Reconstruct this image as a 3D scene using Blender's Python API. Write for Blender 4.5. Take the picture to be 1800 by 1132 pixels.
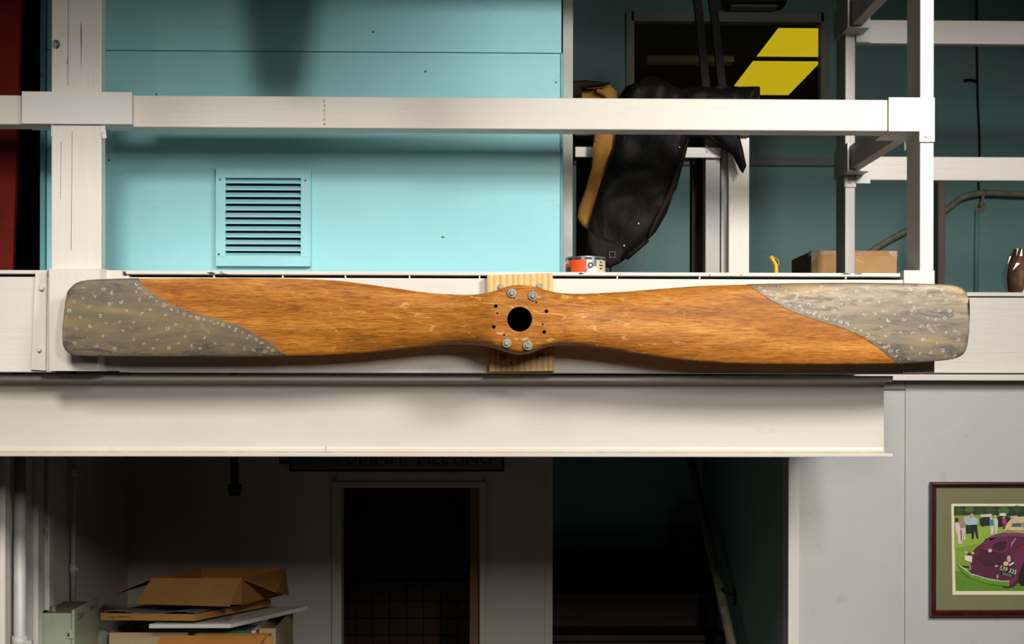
import bpy, bmesh, math, random
import numpy as np
from mathutils import Vector, Matrix

for o in list(bpy.data.objects):
    bpy.data.objects.remove(o)
scene = bpy.context.scene
COL = scene.collection
random.seed(7)

# ------------------------------------------------------------------ camera
F = 2560.0                 # focal length in pixels of the 1800x1132 frame
CX, CY = 923.6, 697.0      # principal point
YAW, ROLL = math.radians(1.2), math.radians(0.10)
CAM = Vector((0.0, -4.608, 2.40))
fw = Vector((math.sin(YAW), math.cos(YAW), 0))
r0 = Vector((math.cos(YAW), -math.sin(YAW), 0))
u0 = Vector((0, 0, 1))
RT = r0 * math.cos(ROLL) + u0 * math.sin(ROLL)
UP = u0 * math.cos(ROLL) - r0 * math.sin(ROLL)
cd = bpy.data.cameras.new('camera')
cam = bpy.data.objects.new('camera', cd)
COL.objects.link(cam)
M = Matrix((RT, UP, -fw)).transposed().to_4x4()
M.translation = CAM
cam.matrix_world = M
cd.sensor_fit = 'HORIZONTAL'
cd.sensor_width = 36.0
cd.lens = 36.0 * F / 1800.0
cd.shift_x = -(CX - 900.0) / 1800.0
cd.shift_y = (CY - 566.0) / 1800.0
cd.clip_start, cd.clip_end = 0.05, 100
scene.camera = cam

# ------------------------------------------------------------------ world, lights, exposure
scene.view_settings.view_transform = 'Standard'
scene.view_settings.look = 'None'
scene.view_settings.gamma = 1.0
scene.view_settings.use_curve_mapping = False
scene.view_settings.exposure = 0.0
w = bpy.data.worlds.new('world')
scene.world = w
w.use_nodes = True
bg = w.node_tree.nodes['Background']
bg.inputs[0].default_value = (1.0, 0.90, 0.78, 1)
bg.inputs[1].default_value = 0.005


def area(name, loc, target, sx, sy, power, col=(1, 1, 1), spread=180):
    ld = bpy.data.lights.new(name, 'AREA')
    ld.shape = 'RECTANGLE'
    ld.size, ld.size_y = sx, sy
    ld.energy = power
    ld.color = col
    ld.spread = math.radians(spread)
    lo = bpy.data.objects.new(name, ld)
    COL.objects.link(lo)
    lo.location = loc
    d = Vector(target) - Vector(loc)
    lo.rotation_euler = d.to_track_quat('-Z', 'Y').to_euler()
    return lo


area('key_light_right', (2.55, -3.5, 4.60), (1.0, 0.0, 2.35), 0.85, 0.85, 45, (1.0, 0.97, 0.94), 78)
area('key_light_left', (-1.0, -3.6, 4.60), (-1.35, 0.0, 2.15), 0.85, 0.85, 18, (1.0, 0.96, 0.90), 64)
area('hall_light', (1.25, -5.0, 3.98), (0.2, 1.0, 2.2), 0.34, 0.9, 98, (1.0, 0.96, 0.90))
area('hall_light_left', (-2.8, -6.0, 4.1), (0.6, 2.0, 1.6), 0.4, 0.6, 9, (1.0, 0.94, 0.86))


# ------------------------------------------------------------------ pixel -> place (a ray met with a plane of known depth)
def P(px, py, Y):
    d = fw + RT * ((px - CX) / F) + UP * (-(py - CY) / F)
    t = (Y - CAM.y) / d.y
    return CAM + d * t


def PXc(px, py, X):
    d = fw + RT * ((px - CX) / F) + UP * (-(py - CY) / F)
    t = (X - CAM.x) / d.x
    return CAM + d * t


def S(Y):
    return (Y - CAM.y) / F


def lin(c):
    if isinstance(c, str):
        c = tuple(int(c[i:i + 2], 16) / 255 for i in (0, 2, 4))
    return tuple((v / 12.92 if v <= 0.04045 else ((v + 0.055) / 1.055) ** 2.4) for v in c) + (1.0,)


# ------------------------------------------------------------------ materials
def newmat(name):
    m = bpy.data.materials.new(name)
    m.use_nodes = True
    nt = m.node_tree
    return m, nt, nt.nodes['Principled BSDF']


def N(nt, t, **kw):
    n = nt.nodes.new(t)
    for k, v in kw.items():
        setattr(n, k, v)
    return n


def coords(nt, scale=(1, 1, 1), rot=(0, 0, 0)):
    tc = N(nt, 'ShaderNodeTexCoord')
    mp = N(nt, 'ShaderNodeMapping')
    mp.inputs['Scale'].default_value = scale
    mp.inputs['Rotation'].default_value = rot
    nt.links.new(tc.outputs['Object'], mp.inputs['Vector'])
    return mp.outputs['Vector']


def noise(nt, vec, scale, detail=4, rough=0.55, dist=0.0):
    n = N(nt, 'ShaderNodeTexNoise')
    n.inputs['Scale'].default_value = scale
    n.inputs['Detail'].default_value = detail
    n.inputs['Roughness'].default_value = rough
    n.inputs['Distortion'].default_value = dist
    nt.links.new(vec, n.inputs['Vector'])
    return n.outputs['Fac']


def ramp(nt, fac, stops, interp='LINEAR'):
    r = N(nt, 'ShaderNodeValToRGB')
    r.color_ramp.interpolation = interp
    els = r.color_ramp.elements
    while len(els) < len(stops):
        els.new(0.5)
    for e, (p, c) in zip(els, stops):
        e.position = p
        e.color = c if len(c) == 4 else tuple(c) + (1,)
    nt.links.new(fac, r.inputs['Fac'])
    return r.outputs['Color']


def mixc(nt, fac, a, b, mode='MIX'):
    n = N(nt, 'ShaderNodeMix', data_type='RGBA', blend_type=mode)
    for sock, v in ((n.inputs['Factor'], fac), (n.inputs[6], a), (n.inputs[7], b)):
        if isinstance(v, (int, float)):
            sock.default_value = v
        elif isinstance(v, tuple):
            sock.default_value = v
        else:
            nt.links.new(v, sock)
    return n.outputs[2]


def bump(nt, bsdf, height, strength=0.2, dist=0.002, prev=None):
    b = N(nt, 'ShaderNodeBump')
    b.inputs['Strength'].default_value = strength
    b.inputs['Distance'].default_value = dist
    nt.links.new(height, b.inputs['Height'])
    if prev is not None:
        nt.links.new(prev, b.inputs['Normal'])
    nt.links.new(b.outputs['Normal'], bsdf.inputs['Normal'])
    return b.outputs['Normal']


W1, B1 = (1, 1, 1, 1), (0, 0, 0, 1)


def plain(name, col, rough=0.5, metallic=0.0, var=0.12, nscale=8, bmp=0.12, stretch=(1, 1, 1), spec=0.5):
    m, nt, b = newmat(name)
    v = coords(nt, stretch)
    f = noise(nt, v, nscale, 5)
    c = lin(col)
    lo = tuple(x * (1 - var) for x in c[:3]) + (1,)
    hi = tuple(min(1, x * (1 + var)) for x in c[:3]) + (1,)
    nt.links.new(ramp(nt, f, [(0.3, lo), (0.7, hi)]), b.inputs['Base Color'])
    b.inputs['Roughness'].default_value = rough
    b.inputs['Metallic'].default_value = metallic
    b.inputs['Specular IOR Level'].default_value = spec
    if bmp:
        bump(nt, b, noise(nt, v, nscale * 12, 3), bmp, 0.001)
    return m


def painted(name, col, grain, rough=0.5, chips=0.0, bmp=0.35, specks=0.0, gs=22):
    """brush-painted wood or plaster: faint grain relief, stains, chips and nail specks"""
    m, nt, b = newmat(name)
    v = coords(nt)
    vg = coords(nt, grain)
    st = noise(nt, v, 3.0, 6, 0.6)
    c = lin(col)
    base = ramp(nt, st, [(0.25, tuple(x * 0.93 for x in c[:3]) + (1,)), (0.7, c)])
    g = noise(nt, vg, gs, 4, 0.6, 0.6)
    fine = ramp(nt, noise(nt, vg, gs * 2.2, 2), [(0.24, (0.82, 0.80, 0.77, 1)), (0.31, W1)])
    base = mixc(nt, 0.5, base, fine, 'MULTIPLY')
    if specks > 0:
        vo = N(nt, 'ShaderNodeTexVoronoi')
        vo.inputs['Scale'].default_value = 9.0
        nt.links.new(coords(nt, (1, 0.0, 1.3)), vo.inputs['Vector'])
        sp = ramp(nt, vo.outputs['Distance'], [(0.0, W1), (0.022 * specks, W1), (0.034 * specks, B1)])
        base = mixc(nt, sp, base, (0.03, 0.022, 0.012, 1))
        vs = coords(nt, (1, 0, 6), (0, 0.25, 0))
        sc = ramp(nt, noise(nt, vs, 14, 3, 0.7, 1.5), [(0.0, W1), (0.215, W1), (0.235, B1)])
        base = mixc(nt, mixc(nt, 0.7, B1, sc), base, (0.05, 0.075, 0.075, 1))
    if chips > 0:
        ch = ramp(nt, noise(nt, v, 28, 6, 0.75), [(0.0, W1), (0.27 * chips, W1), (0.29 * chips, B1)])
        base = mixc(nt, ch, base, (0.16, 0.10, 0.05, 1))
    nt.links.new(base, b.inputs['Base Color'])
    b.inputs['Roughness'].default_value = rough
    n1 = bump(nt, b, g, bmp, 0.003)
    bump(nt, b, noise(nt, v, 60, 4, 0.6), bmp * 0.5, 0.002, n1)
    return m


WHITE = 'DAD3C8'
M_white_x = painted('white_paint_grain_x', WHITE, (0.10, 1, 2.2), 0.45, 0.85)
M_white_z = painted('white_paint_grain_z', WHITE, (2.0, 1, 0.10), 0.45, 0.85)
M_white_y = painted('white_paint_grain_y', WHITE, (1.5, 0.1, 2.0), 0.45, 0.85)
M_white = painted('white_paint_smooth', 'DBD6CE', (1, 1, 1), 0.42, 0.0, 0.12)
M_steel_white = painted('white_paint_steel', 'C8C1B6', (0.4, 1, 1), 0.40, 0.0, 0.14, gs=9)
M_greywall = painted('grey_paint_wall', 'BDBAB4', (1, 1, 1), 0.5, 0.0, 0.5, gs=6)
M_darkwall = painted('grey_paint_recess', 'D2CCC2', (1, 1, 1), 0.5, 0.0, 0.3, gs=6)
M_blue = painted('blue_paint_wall', '92CED4', (0.3, 1, 1), 0.45, 0.0, 0.16, specks=1.5, gs=9)
M_bluetrim = painted('blue_paint_worn', '62A2AE', (2.0, 1, 0.3), 0.5, 1.28, 0.4)
M_bluefar = painted('teal_paint_far_wall', '98CAC6', (0.3, 1, 1), 0.55, 0.0, 0.15, specks=0.6, gs=9)
M_teal = painted('teal_paint_stair_wall', '8CBFBC', (0.5, 1, 1), 0.55, 0.0, 0.2, specks=0.5, gs=9)
M_louver = plain('blue_louver_paint', '92CAD0', 0.5, var=0.06)
M_red = plain('dark_red_paint', '68180A', 0.7, var=0.35, nscale=5, spec=0.15)
M_shade_black = plain('black_shade', '060504', 0.9, bmp=0)  # flat black in place of deep shade in holes, gaps and recesses
M_darkmetal = plain('dark_metal', '1A1816', 0.5, 0.3)
M_darkwood = plain('dark_brown_wood', '2A170D', 0.6, var=0.3, nscale=6, stretch=(0.2, 1, 4))
M_brownpost = plain('brown_grey_post', '8C7A6C', 0.6, var=0.2, stretch=(3, 3, 0.4))
M_grease = plain('greyish_trim_paint', 'A7A39A', 0.5, var=0.1)
M_zinc = plain('zinc_bolt', '8F8D7E', 0.42, 0.6, var=0.3, nscale=60)
M_paintbolt = plain('painted_bolt', 'CFCABF', 0.45, var=0.1, nscale=60)
M_rust = plain('rusty_steel', '6B4A2E', 0.7, 0.2, var=0.4, nscale=90)
M_chip = plain('bare_wood_chip', 'A8763A', 0.7, var=0.3, nscale=90)
M_dirt = plain('yellowed_dirt', 'B39B72', 0.7, var=0.2, nscale=30)
M_floor = plain('concrete_floor', '46423C', 0.55, var=0.12, nscale=3)
M_ceil = plain('ceiling_paint', '5E6462', 0.7, var=0.1)
M_under = plain('underdeck_paint', '3E3A35', 0.7, var=0.1)
M_conduit = plain('grey_conduit_paint', 'B5B2AA', 0.4, var=0.1)
M_handrail = plain('dirty_handrail_paint', 'B1AB90', 0.45, var=0.35, nscale=30, stretch=(1, 1, 1))
M_elec = plain('grey_green_enamel', '8E9580', 0.42, var=0.1, nscale=9)
M_dust = plain('dusty_top', '6A5B46', 0.9, var=0.35, nscale=60)
M_tan = plain('tan_suede', '8E611F', 0.85, var=0.25, nscale=14, bmp=0.4)
M_whitefoam = plain('white_board', 'E4E0D4', 0.5, var=0.04)
M_greycloth = plain('grey_corrugated', '77777A', 0.8, var=0.25, nscale=40, stretch=(1, 4, 1))
M_sign = plain('tan_sign_board', '8A7442', 0.6, var=0.1)
M_ink = plain('black_ink', '0B0A08', 0.6, bmp=0)
M_green = plain('dark_green_board', '1F6E60', 0.5, var=0.2, nscale=20)
M_tile = plain('brown_tile', '4A2616', 0.35, var=0.25, nscale=12)
M_yellow = plain('yellow_plastic', 'D8A81A', 0.4, var=0.1)
M_mahog = plain('mahogany_frame', '3B0E0B', 0.22, var=0.4, nscale=20, stretch=(1, 1, 1), bmp=0.02)
M_mat = plain('olive_mat_board', '7E7957', 0.85, var=0.03, nscale=40)
M_cream = plain('cream_bevel', 'EFE4BF', 0.6, var=0.02)
M_tin = plain('bare_tin', '9AA3A3', 0.3, 0.8, var=0.25, nscale=40)
M_brownbag = plain('wrapped_roll_core', '6E4A2B', 0.7, var=0.35, nscale=14)


def cardboard(name, col):
    m, nt, b = newmat(name)
    v = coords(nt)
    c = lin(col)
    f = noise(nt, v, 5, 5, 0.6)
    base = ramp(nt, f, [(0.3, tuple(x * 0.78 for x in c[:3]) + (1,)), (0.7, c)])
    nt.links.new(base, b.inputs['Base Color'])
    b.inputs['Roughness'].default_value = 0.75
    bump(nt, b, noise(nt, coords(nt, (1, 1, 8)), 30, 3), 0.2, 0.001)
    return m


M_card = cardboard('brown_cardboard', 'BE8848')
M_cardlight = cardboard('light_cardboard', 'D2A468')
M_card2 = cardboard('orange_cardboard', 'B0742E')
M_cardpale = cardboard('pale_cardboard', 'C2AC84')
M_cardwhite = cardboard('grey_white_cardboard', 'B5B3AE')


def emission(name, col, strength):
    m, nt, b = newmat(name)
    b.inputs['Base Color'].default_value = lin(col)
    b.inputs['Emission Color'].default_value = lin(col)
    b.inputs['Emission Strength'].default_value = strength
    return m


def glass(name, refl=0.08, tint=(1, 1, 1, 1), rough=0.02):
    m = bpy.data.materials.new(name)
    m.use_nodes = True
    nt = m.node_tree
    nt.nodes.clear()
    out = N(nt, 'ShaderNodeOutputMaterial')
    t = N(nt, 'ShaderNodeBsdfTransparent')
    t.inputs[0].default_value = tint
    g = N(nt, 'ShaderNodeBsdfGlossy')
    g.inputs['Roughness'].default_value = rough
    mx = N(nt, 'ShaderNodeMixShader')
    mx.inputs[0].default_value = refl
    nt.links.new(t.outputs[0], mx.inputs[1])
    nt.links.new(g.outputs[0], mx.inputs[2])
    nt.links.new(mx.outputs[0], out.inputs[0])
    return m


M_glass = glass('window_glass', 0.05)
M_pglass = glass('picture_glass', 0.03)
M_wrap = glass('clear_plastic_wrap', 0.16, rough=0.22)


def oak():
    m, nt, b = newmat('varnished_oak')
    big = noise(nt, coords(nt, (0.7, 2.0, 7.0)), 2.6, 6, 0.62, 0.5)
    fine = noise(nt, coords(nt, (5.0, 10, 85.0)), 4.0, 6, 0.75, 0.5)
    c = ramp(nt, big, [(0.28, lin('82501A')), (0.44, lin('A96C25')), (0.58, lin('C18333')), (0.76, lin('D69D47'))])
    f2 = ramp(nt, fine, [(0.30, lin('70401A')), (0.42, lin('B9855A')), (0.56, W1), (0.70, W1)])
    c = mixc(nt, 0.72, c, f2, 'MULTIPLY')
    # light streaks along the grain
    ls_ = ramp(nt, noise(nt, coords(nt, (1.6, 6, 75)), 3.0, 4, 0.6, 0.3), [(0.60, B1), (0.74, W1)])
    c = mixc(nt, mixc(nt, 0.5, B1, ls_), c, lin('E0A85C'))
    # open pores: short dark dashes along the grain
    po = ramp(nt, noise(nt, coords(nt, (9, 20, 150)), 3.0, 3, 0.6), [(0.0, W1), (0.30, W1), (0.38, B1)])
    c = mixc(nt, mixc(nt, 0.6, B1, po), c, lin('4A2A12'))
    # pale medullary flecks near the middle of the plank
    wv = N(nt, 'ShaderNodeTexWave', wave_type='BANDS', bands_direction='DIAGONAL')
    wv.inputs['Scale'].default_value = 4.0
    wv.inputs['Distortion'].default_value = 9.0
    wv.inputs['Detail'].default_value = 3.0
    wv.inputs['Detail Scale'].default_value = 2.4
    nt.links.new(coords(nt, (1.0, 0.6, 4.0)), wv.inputs['Vector'])
    fl = ramp(nt, wv.outputs['Fac'], [(0.955, B1), (0.985, W1)])
    mask = ramp(nt, noise(nt, coords(nt, (4, 4, 12)), 3.0, 3), [(0.50, B1), (0.58, W1)])
    sx_ = N(nt, 'ShaderNodeSeparateXYZ')
    nt.links.new(coords(nt), sx_.inputs[0])
    mr = N(nt, 'ShaderNodeMath', operation='ABSOLUTE')
    nt.links.new(sx_.outputs[0], mr.inputs[0])
    mask = mixc(nt, 1.0, mask, ramp(nt, mr.outputs[0], [(0.25, W1), (0.75, (0.12, 0.12, 0.12, 1))]), 'MULTIPLY')
    fl = mixc(nt, 1.0, fl, mask, 'MULTIPLY')
    c = mixc(nt, mixc(nt, 0.5, B1, fl), c, lin('E8B973'))
    dk = ramp(nt, noise(nt, coords(nt, (1.5, 1.5, 6)), 5.0, 6, 0.75), [(0.0, W1), (0.30, W1), (0.40, B1)])
    c = mixc(nt, mixc(nt, 0.4, B1, dk), c, lin('4A2E1A'))
    nt.links.new(c, b.inputs['Base Color'])
    b.inputs['Roughness'].default_value = 0.5
    b.inputs['Specular IOR Level'].default_value = 0.16
    bump(nt, b, fine, 0.10, 0.0015)
    return m


def pine():
    m, nt, b = newmat('pine_board')
    wv = N(nt, 'ShaderNodeTexWave', wave_type='BANDS', bands_direction='X')
    wv.inputs['Scale'].default_value = 17.0
    wv.inputs['Distortion'].default_value = 4.5
    wv.inputs['Detail'].default_value = 3.0
    wv.inputs['Detail Scale'].default_value = 0.7
    nt.links.new(coords(nt, (1, 1, 0.10)), wv.inputs['Vector'])
    c = ramp(nt, wv.outputs['Fac'], [(0.0, lin('C99C55')), (0.35, lin('D9B272')), (1.0, lin('E2BE82'))])
    st = ramp(nt, noise(nt, coords(nt, (6, 1, 0.8)), 12, 5, 0.7), [(0.3, (0.8, 0.74, 0.66, 1)), (0.5, W1)])
    c = mixc(nt, 0.6, c, st, 'MULTIPLY')
    nt.links.new(c, b.inputs['Base Color'])
    b.inputs['Roughness'].default_value = 0.6
    bump(nt, b, wv.outputs['Fac'], 0.12, 0.001)
    return m


def sheathmetal():
    m, nt, b = newmat('tarnished_sheet_metal')
    v = coords(nt)
    f1 = noise(nt, coords(nt, (0.9, 1, 4.5)), 2.6, 5, 0.65, 0.4)
    c = ramp(nt, f1, [(0.34, lin('625849')), (0.50, lin('7A6C57')), (0.60, lin('8C7752')), (0.70, lin('AE8C49'))])
    f5 = noise(nt, coords(nt, (3, 1, 30)), 4, 5, 0.7)
    c = mixc(nt, 0.5, c, ramp(nt, f5, [(0.3, (0.72, 0.71, 0.70, 1)), (0.62, W1)]), 'MULTIPLY')
    # worn dark streaks and blotches
    f2 = noise(nt, coords(nt, (2.4, 2, 13)), 4.5, 7, 0.78, 0.6)
    mk = ramp(nt, noise(nt, coords(nt, (1.1, 1, 4)), 2.8, 2), [(0.44, B1), (0.58, W1)])
    dkm = mixc(nt, 1.0, ramp(nt, f2, [(0.0, W1), (0.45, W1), (0.48, B1)]), mk, 'MULTIPLY')
    c = mixc(nt, mixc(nt, 0.85, B1, dkm), c, lin('45443F'))
    f3 = noise(nt, coords(nt, (1.4, 1.4, 2)), 30, 3, 0.6)
    c = mixc(nt, ramp(nt, f3, [(0.0, W1), (0.265, W1), (0.285, B1)]), c, lin('35332E'))
    f4 = noise(nt, v, 22, 5, 0.75)
    c = mixc(nt, mixc(nt, 0.45, B1, ramp(nt, f4, [(0.60, B1), (0.70, W1)])), c, lin('B0A997'))
    nt.links.new(c, b.inputs['Base Color'])
    b.inputs['Metallic'].default_value = 0.3
    nt.links.new(ramp(nt, f2, [(0.3, (0.6, 0.6, 0.6, 1)), (0.7, (0.42, 0.42, 0.42, 1))]), b.inputs['Roughness'])
    n1 = bump(nt, b, noise(nt, v, 5, 3), 0.12, 0.008)
    bump(nt, b, f2, 0.15, 0.001, n1)
    return m


def leather():
    m, nt, b = newmat('black_leather')
    v = coords(nt)
    f = noise(nt, v, 14, 5, 0.65)
    nt.links.new(ramp(nt, f, [(0.35, lin('060505')), (0.75, lin('131110'))]), b.inputs['Base Color'])
    b.inputs['Roughness'].default_value = 0.6
    b.inputs['Specular IOR Level'].default_value = 0.14
    n1 = bump(nt, b, noise(nt, coords(nt, (1, 1, 0.6)), 10, 3, 0.5, 0.5), 0.7, 0.02)
    bump(nt, b, noise(nt, v, 180, 2), 0.15, 0.001, n1)
    return m


M_pole = plain('black_pole', '100B08', 0.8, var=0.3)
M_winframe = plain('window_frame_paint', 'B4B09F', 0.5, var=0.08)
M_oak, M_pine, M_sheath, M_leather = oak(), pine(), sheathmetal(), leather()
M_leather2 = plain('worn_brown_leather', '1A130E', 0.7, var=0.3, nscale=20, bmp=0.3, spec=0.15)
M_ring = plain('bright_solder_ring', 'A9A695', 0.6, 0.2, var=0.2, nscale=120, bmp=0)


# ------------------------------------------------------------------ mesh helpers
def link(o, parent=None):
    COL.objects.link(o)
    if parent is not None:
        o.parent = parent
        o.matrix_parent_inverse = Matrix.Translation(-Vector(parent.location)) if parent.type == 'EMPTY' else parent.matrix_world.inverted()
    return o


def obj(name, verts, faces, mat, parent=None, smooth=False, mats=None, fmat=None):
    me = bpy.data.meshes.new(name)
    me.from_pydata([tuple(v) for v in verts], [], faces)
    for mm in (mats or [mat]):
        me.materials.append(mm)
    if fmat is not None:
        me.polygons.foreach_set('material_index', fmat)
    if smooth:
        me.polygons.foreach_set('use_smooth', [True] * len(me.polygons))
    me.update()
    return link(bpy.data.objects.new(name, me), parent)


def from_bm(name, bm, mat, parent=None, smooth=False):
    bmesh.ops.recalc_face_normals(bm, faces=bm.faces)
    me = bpy.data.meshes.new(name)
    bm.to_mesh(me)
    bm.free()
    me.materials.append(mat)
    if smooth:
        me.polygons.foreach_set('use_smooth', [True] * len(me.polygons))
    return link(bpy.data.objects.new(name, me), parent)


def bmbox(bm, x0, x1, y0, y1, z0, z1, bev=0.0, rot=None):
    xs, ys, zs = sorted((x0, x1)), sorted((y0, y1)), sorted((z0, z1))
    vs = [bm.verts.new((xs[i], ys[j], zs[k])) for i in (0, 1) for j in (0, 1) for k in (0, 1)]
    fs = [(0, 1, 3, 2), (4, 6, 7, 5), (0, 4, 5, 1), (2, 3, 7, 6), (0, 2, 6, 4), (1, 5, 7, 3)]
    faces = [bm.faces.new([vs[i] for i in f]) for f in fs]
    if bev > 0:
        ed = list({e for f in faces for e in f.edges})
        r = bmesh.ops.bevel(bm, geom=ed, offset=bev, segments=2, affect='EDGES', profile=0.5)
        vs = list({v for f in r['faces'] for v in f.verts} | {v for v in vs if v.is_valid})
    if rot is not None:
        bmesh.ops.transform(bm, matrix=rot, verts=vs)
    return vs


def box(name, x0, x1, y0, y1, z0, z1, mat, parent=None, bev=0.002, rot=None):
    bm = bmesh.new()
    bmbox(bm, x0, x1, y0, y1, z0, z1, bev, rot)
    return from_bm(name, bm, mat, parent)


def prect(px0, py0, px1, py1, Y):
    xm, ym = (px0 + px1) / 2, (py0 + py1) / 2
    return P(px0, ym, Y).x, P(px1, ym, Y).x, P(xm, py1, Y).z, P(xm, py0, Y).z


def pbox(name, px0, py0, px1, py1, Yf, Yb, mat, parent=None, bev=0.002, rotdeg=0):
    x0, x1, z0, z1 = prect(px0, py0, px1, py1, Yf)
    rot = None
    if rotdeg:
        c = Vector(((x0 + x1) / 2, Yf, (z0 + z1) / 2))
        rot = Matrix.Translation(c) @ Matrix.Rotation(math.radians(rotdeg), 4, 'Y') @ Matrix.Translation(-c)
    return box(name, x0, x1, Yf, Yb, z0, z1, mat, parent, bev, rot)


def prism(name, pts, Yf, Yb, mat, parent=None, bev=0.0):
    """polygon given by pixels on the plane Yf, extruded straight back to Yb"""
    bm = bmesh.new()
    a = [bm.verts.new((P(x, y, Yf).x, Yf, P(x, y, Yf).z)) for x, y in pts]
    b = [bm.verts.new((v.co.x, Yb, v.co.z)) for v in a]
    bm.faces.new(a)
    bm.faces.new(b[::-1])
    n = len(a)
    for i in range(n):
        bm.faces.new((a[i], b[i], b[(i + 1) % n], a[(i + 1) % n]))
    if bev:
        bmesh.ops.bevel(bm, geom=list(bm.edges), offset=bev, segments=2, affect='EDGES', profile=0.5)
    return from_bm(name, bm, mat, parent)


def tube_geo(path, r, seg=14):
    path = [Vector(p) for p in path]
    n = len(path)
    rs = r if isinstance(r, (list, tuple)) else [r] * n
    verts, faces = [], []
    ref = None
    for i, p in enumerate(path):
        t = (path[min(i + 1, n - 1)] - path[max(i - 1, 0)]).normalized()
        if ref is None:
            ref = Vector((0, 1, 0)) if abs(t.y) < 0.9 else Vector((1, 0, 0))
        a = t.cross(ref).normalized()
        bb = t.cross(a).normalized()
        for k in range(seg):
            an = 2 * math.pi * k / seg
            verts.append(p + a * (rs[i] * math.cos(an)) + bb * (rs[i] * math.sin(an)))
    for i in range(n - 1):
        for k in range(seg):
            k2 = (k + 1) % seg
            faces.append((i * seg + k, i * seg + k2, (i + 1) * seg + k2, (i + 1) * seg + k))
    faces.append(tuple(range(seg))[::-1])
    faces.append(tuple(range((n - 1) * seg, n * seg)))
    return verts, faces


def tube(name, path, r, mat, parent=None, seg=14, smooth=True):
    v, f = tube_geo(path, r, seg)
    bm = bmesh.new()
    vs = [bm.verts.new(p) for p in v]
    for q in f:
        bm.faces.new([vs[i] for i in q])
    o = from_bm(name, bm, mat, parent, smooth)
    for p in o.data.polygons:
        if len(p.vertices) > 4:
            p.use_smooth = False
    return o


def curve_pts(pts, n=6):
    """Catmull-Rom through the points"""
    pts = [Vector(p) for p in pts]
    out = []
    for i in range(len(pts) - 1):
        p0, p1, p2, p3 = pts[max(i - 1, 0)], pts[i], pts[i + 1], pts[min(i + 2, len(pts) - 1)]
        for k in range(n):
            t = k / n
            out.append(0.5 * ((2 * p1) + (-p0 + p2) * t + (2 * p0 - 5 * p1 + 4 * p2 - p3) * t * t + (-p0 + 3 * p1 - 3 * p2 + p3) * t ** 3))
    out.append(pts[-1])
    return out


def lathe(name, prof, centre, axis, mat, parent=None, seg=24, smooth=False, mats=None, pick=None):
    """prof: (radius, height along axis)"""
    ax = Vector(axis).normalized()
    a = ax.orthogonal().normalized()
    b = ax.cross(a)
    c = Vector(centre)
    verts, faces, fm = [], [], []
    for (r, h) in prof:
        for k in range(seg):
            an = 2 * math.pi * k / seg
            verts.append(c + ax * h + a * (max(r, 1e-5) * math.cos(an)) + b * (max(r, 1e-5) * math.sin(an)))
    for i in range(len(prof) - 1):
        for k in range(seg):
            k2 = (k + 1) % seg
            faces.append((i * seg + k, i * seg + k2, (i + 1) * seg + k2, (i + 1) * seg + k))
            fm.append(pick(i, k) if pick else 0)
    return obj(name, verts, faces, mat, parent, smooth, mats, fm if pick else None)


def hexbolt(name, c, r, h, mat, parent, seg=6, washer=None, ang=0.0, axis=(0, -1, 0)):
    c = Vector(c)
    o = lathe(name, [(0, 0), (r, 0), (r, h * 0.85), (r * 0.82, h), (0, h)], c, axis, mat, parent, seg)
    if washer:
        wsh = lathe('washer', [(0, 0), (washer, 0), (washer, h * 0.25), (washer * 0.93, h * 0.33), (0, h * 0.33)], c, axis, mat, o, 20)
    return o


def evald(o):
    dg = bpy.context.evaluated_depsgraph_get()
    me = bpy.data.meshes.new_from_object(o.evaluated_get(dg))
    o.modifiers.clear()
    o.data = me


def drill(o, cutters, dark=True):
    """subtract closed cylinder meshes"""
    tmp = []
    for (c, r, y0, y1, sx) in cutters:
        verts, faces = [], []
        sg = 28
        for y in (y0, y1):
            for k in range(sg):
                an = 2 * math.pi * k / sg
                verts.append((c[0] + sx * r * math.cos(an), y, c[1] + r * math.sin(an)))
        for k in range(sg):
            faces.append((k, k + sg, (k + 1) % sg + sg, (k + 1) % sg))
        faces.append(tuple(range(sg)))
        faces.append(tuple(range(sg, 2 * sg))[::-1])
        bm = bmesh.new()
        vs = [bm.verts.new(v) for v in verts]
        for f in faces:
            bm.faces.new([vs[i] for i in f])
        k = from_bm('cutter', bm, M_shade_black)
        tmp.append(k)
        md = o.modifiers.new('b', 'BOOLEAN')
        md.object = k
        md.operation = 'DIFFERENCE'
        md.solver = 'EXACT'
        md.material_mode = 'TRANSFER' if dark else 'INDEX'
    bpy.context.view_layer.update()
    evald(o)
    for k in tmp:
        bpy.data.objects.remove(k)


def thing(name, label, cat, loc, group=None):
    e = bpy.data.objects.new(name, None)
    COL.objects.link(e)
    e.location = loc
    e.empty_display_size = 0.1
    tag(e, label, cat, group)
    return e


def tag(o, label, cat, group=None):
    o['label'] = label
    o['category'] = cat
    if group:
        o['group'] = group
    return o


def struct(o, label=None):
    o['kind'] = 'structure'
    if label:
        o['label'] = label
    return o


def text_geo(s, size):
    cu = bpy.data.curves.new('t', 'FONT')
    cu.body = s
    cu.size = size
    cu.resolution_u = 3
    cu.align_x = 'CENTER'
    o = bpy.data.objects.new('t', cu)
    COL.objects.link(o)
    bpy.context.view_layer.update()
    dg = bpy.context.evaluated_depsgraph_get()
    me = bpy.data.meshes.new_from_object(o.evaluated_get(dg))
    v = [tuple(p.co) for p in me.vertices]
    f = [tuple(p.vertices) for p in me.polygons]
    bpy.data.objects.remove(o)
    bpy.data.meshes.remove(me)
    return v, f


def lettering(name, s, size, origin, xdir, ydir, mat, parent, sx=1.0):
    v, f = text_geo(s, size)
    xd, yd, o = Vector(xdir), Vector(ydir), Vector(origin)
    return obj(name, [o + xd * (p[0] * sx) + yd * p[1] for p in v], f, mat, parent)


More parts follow.
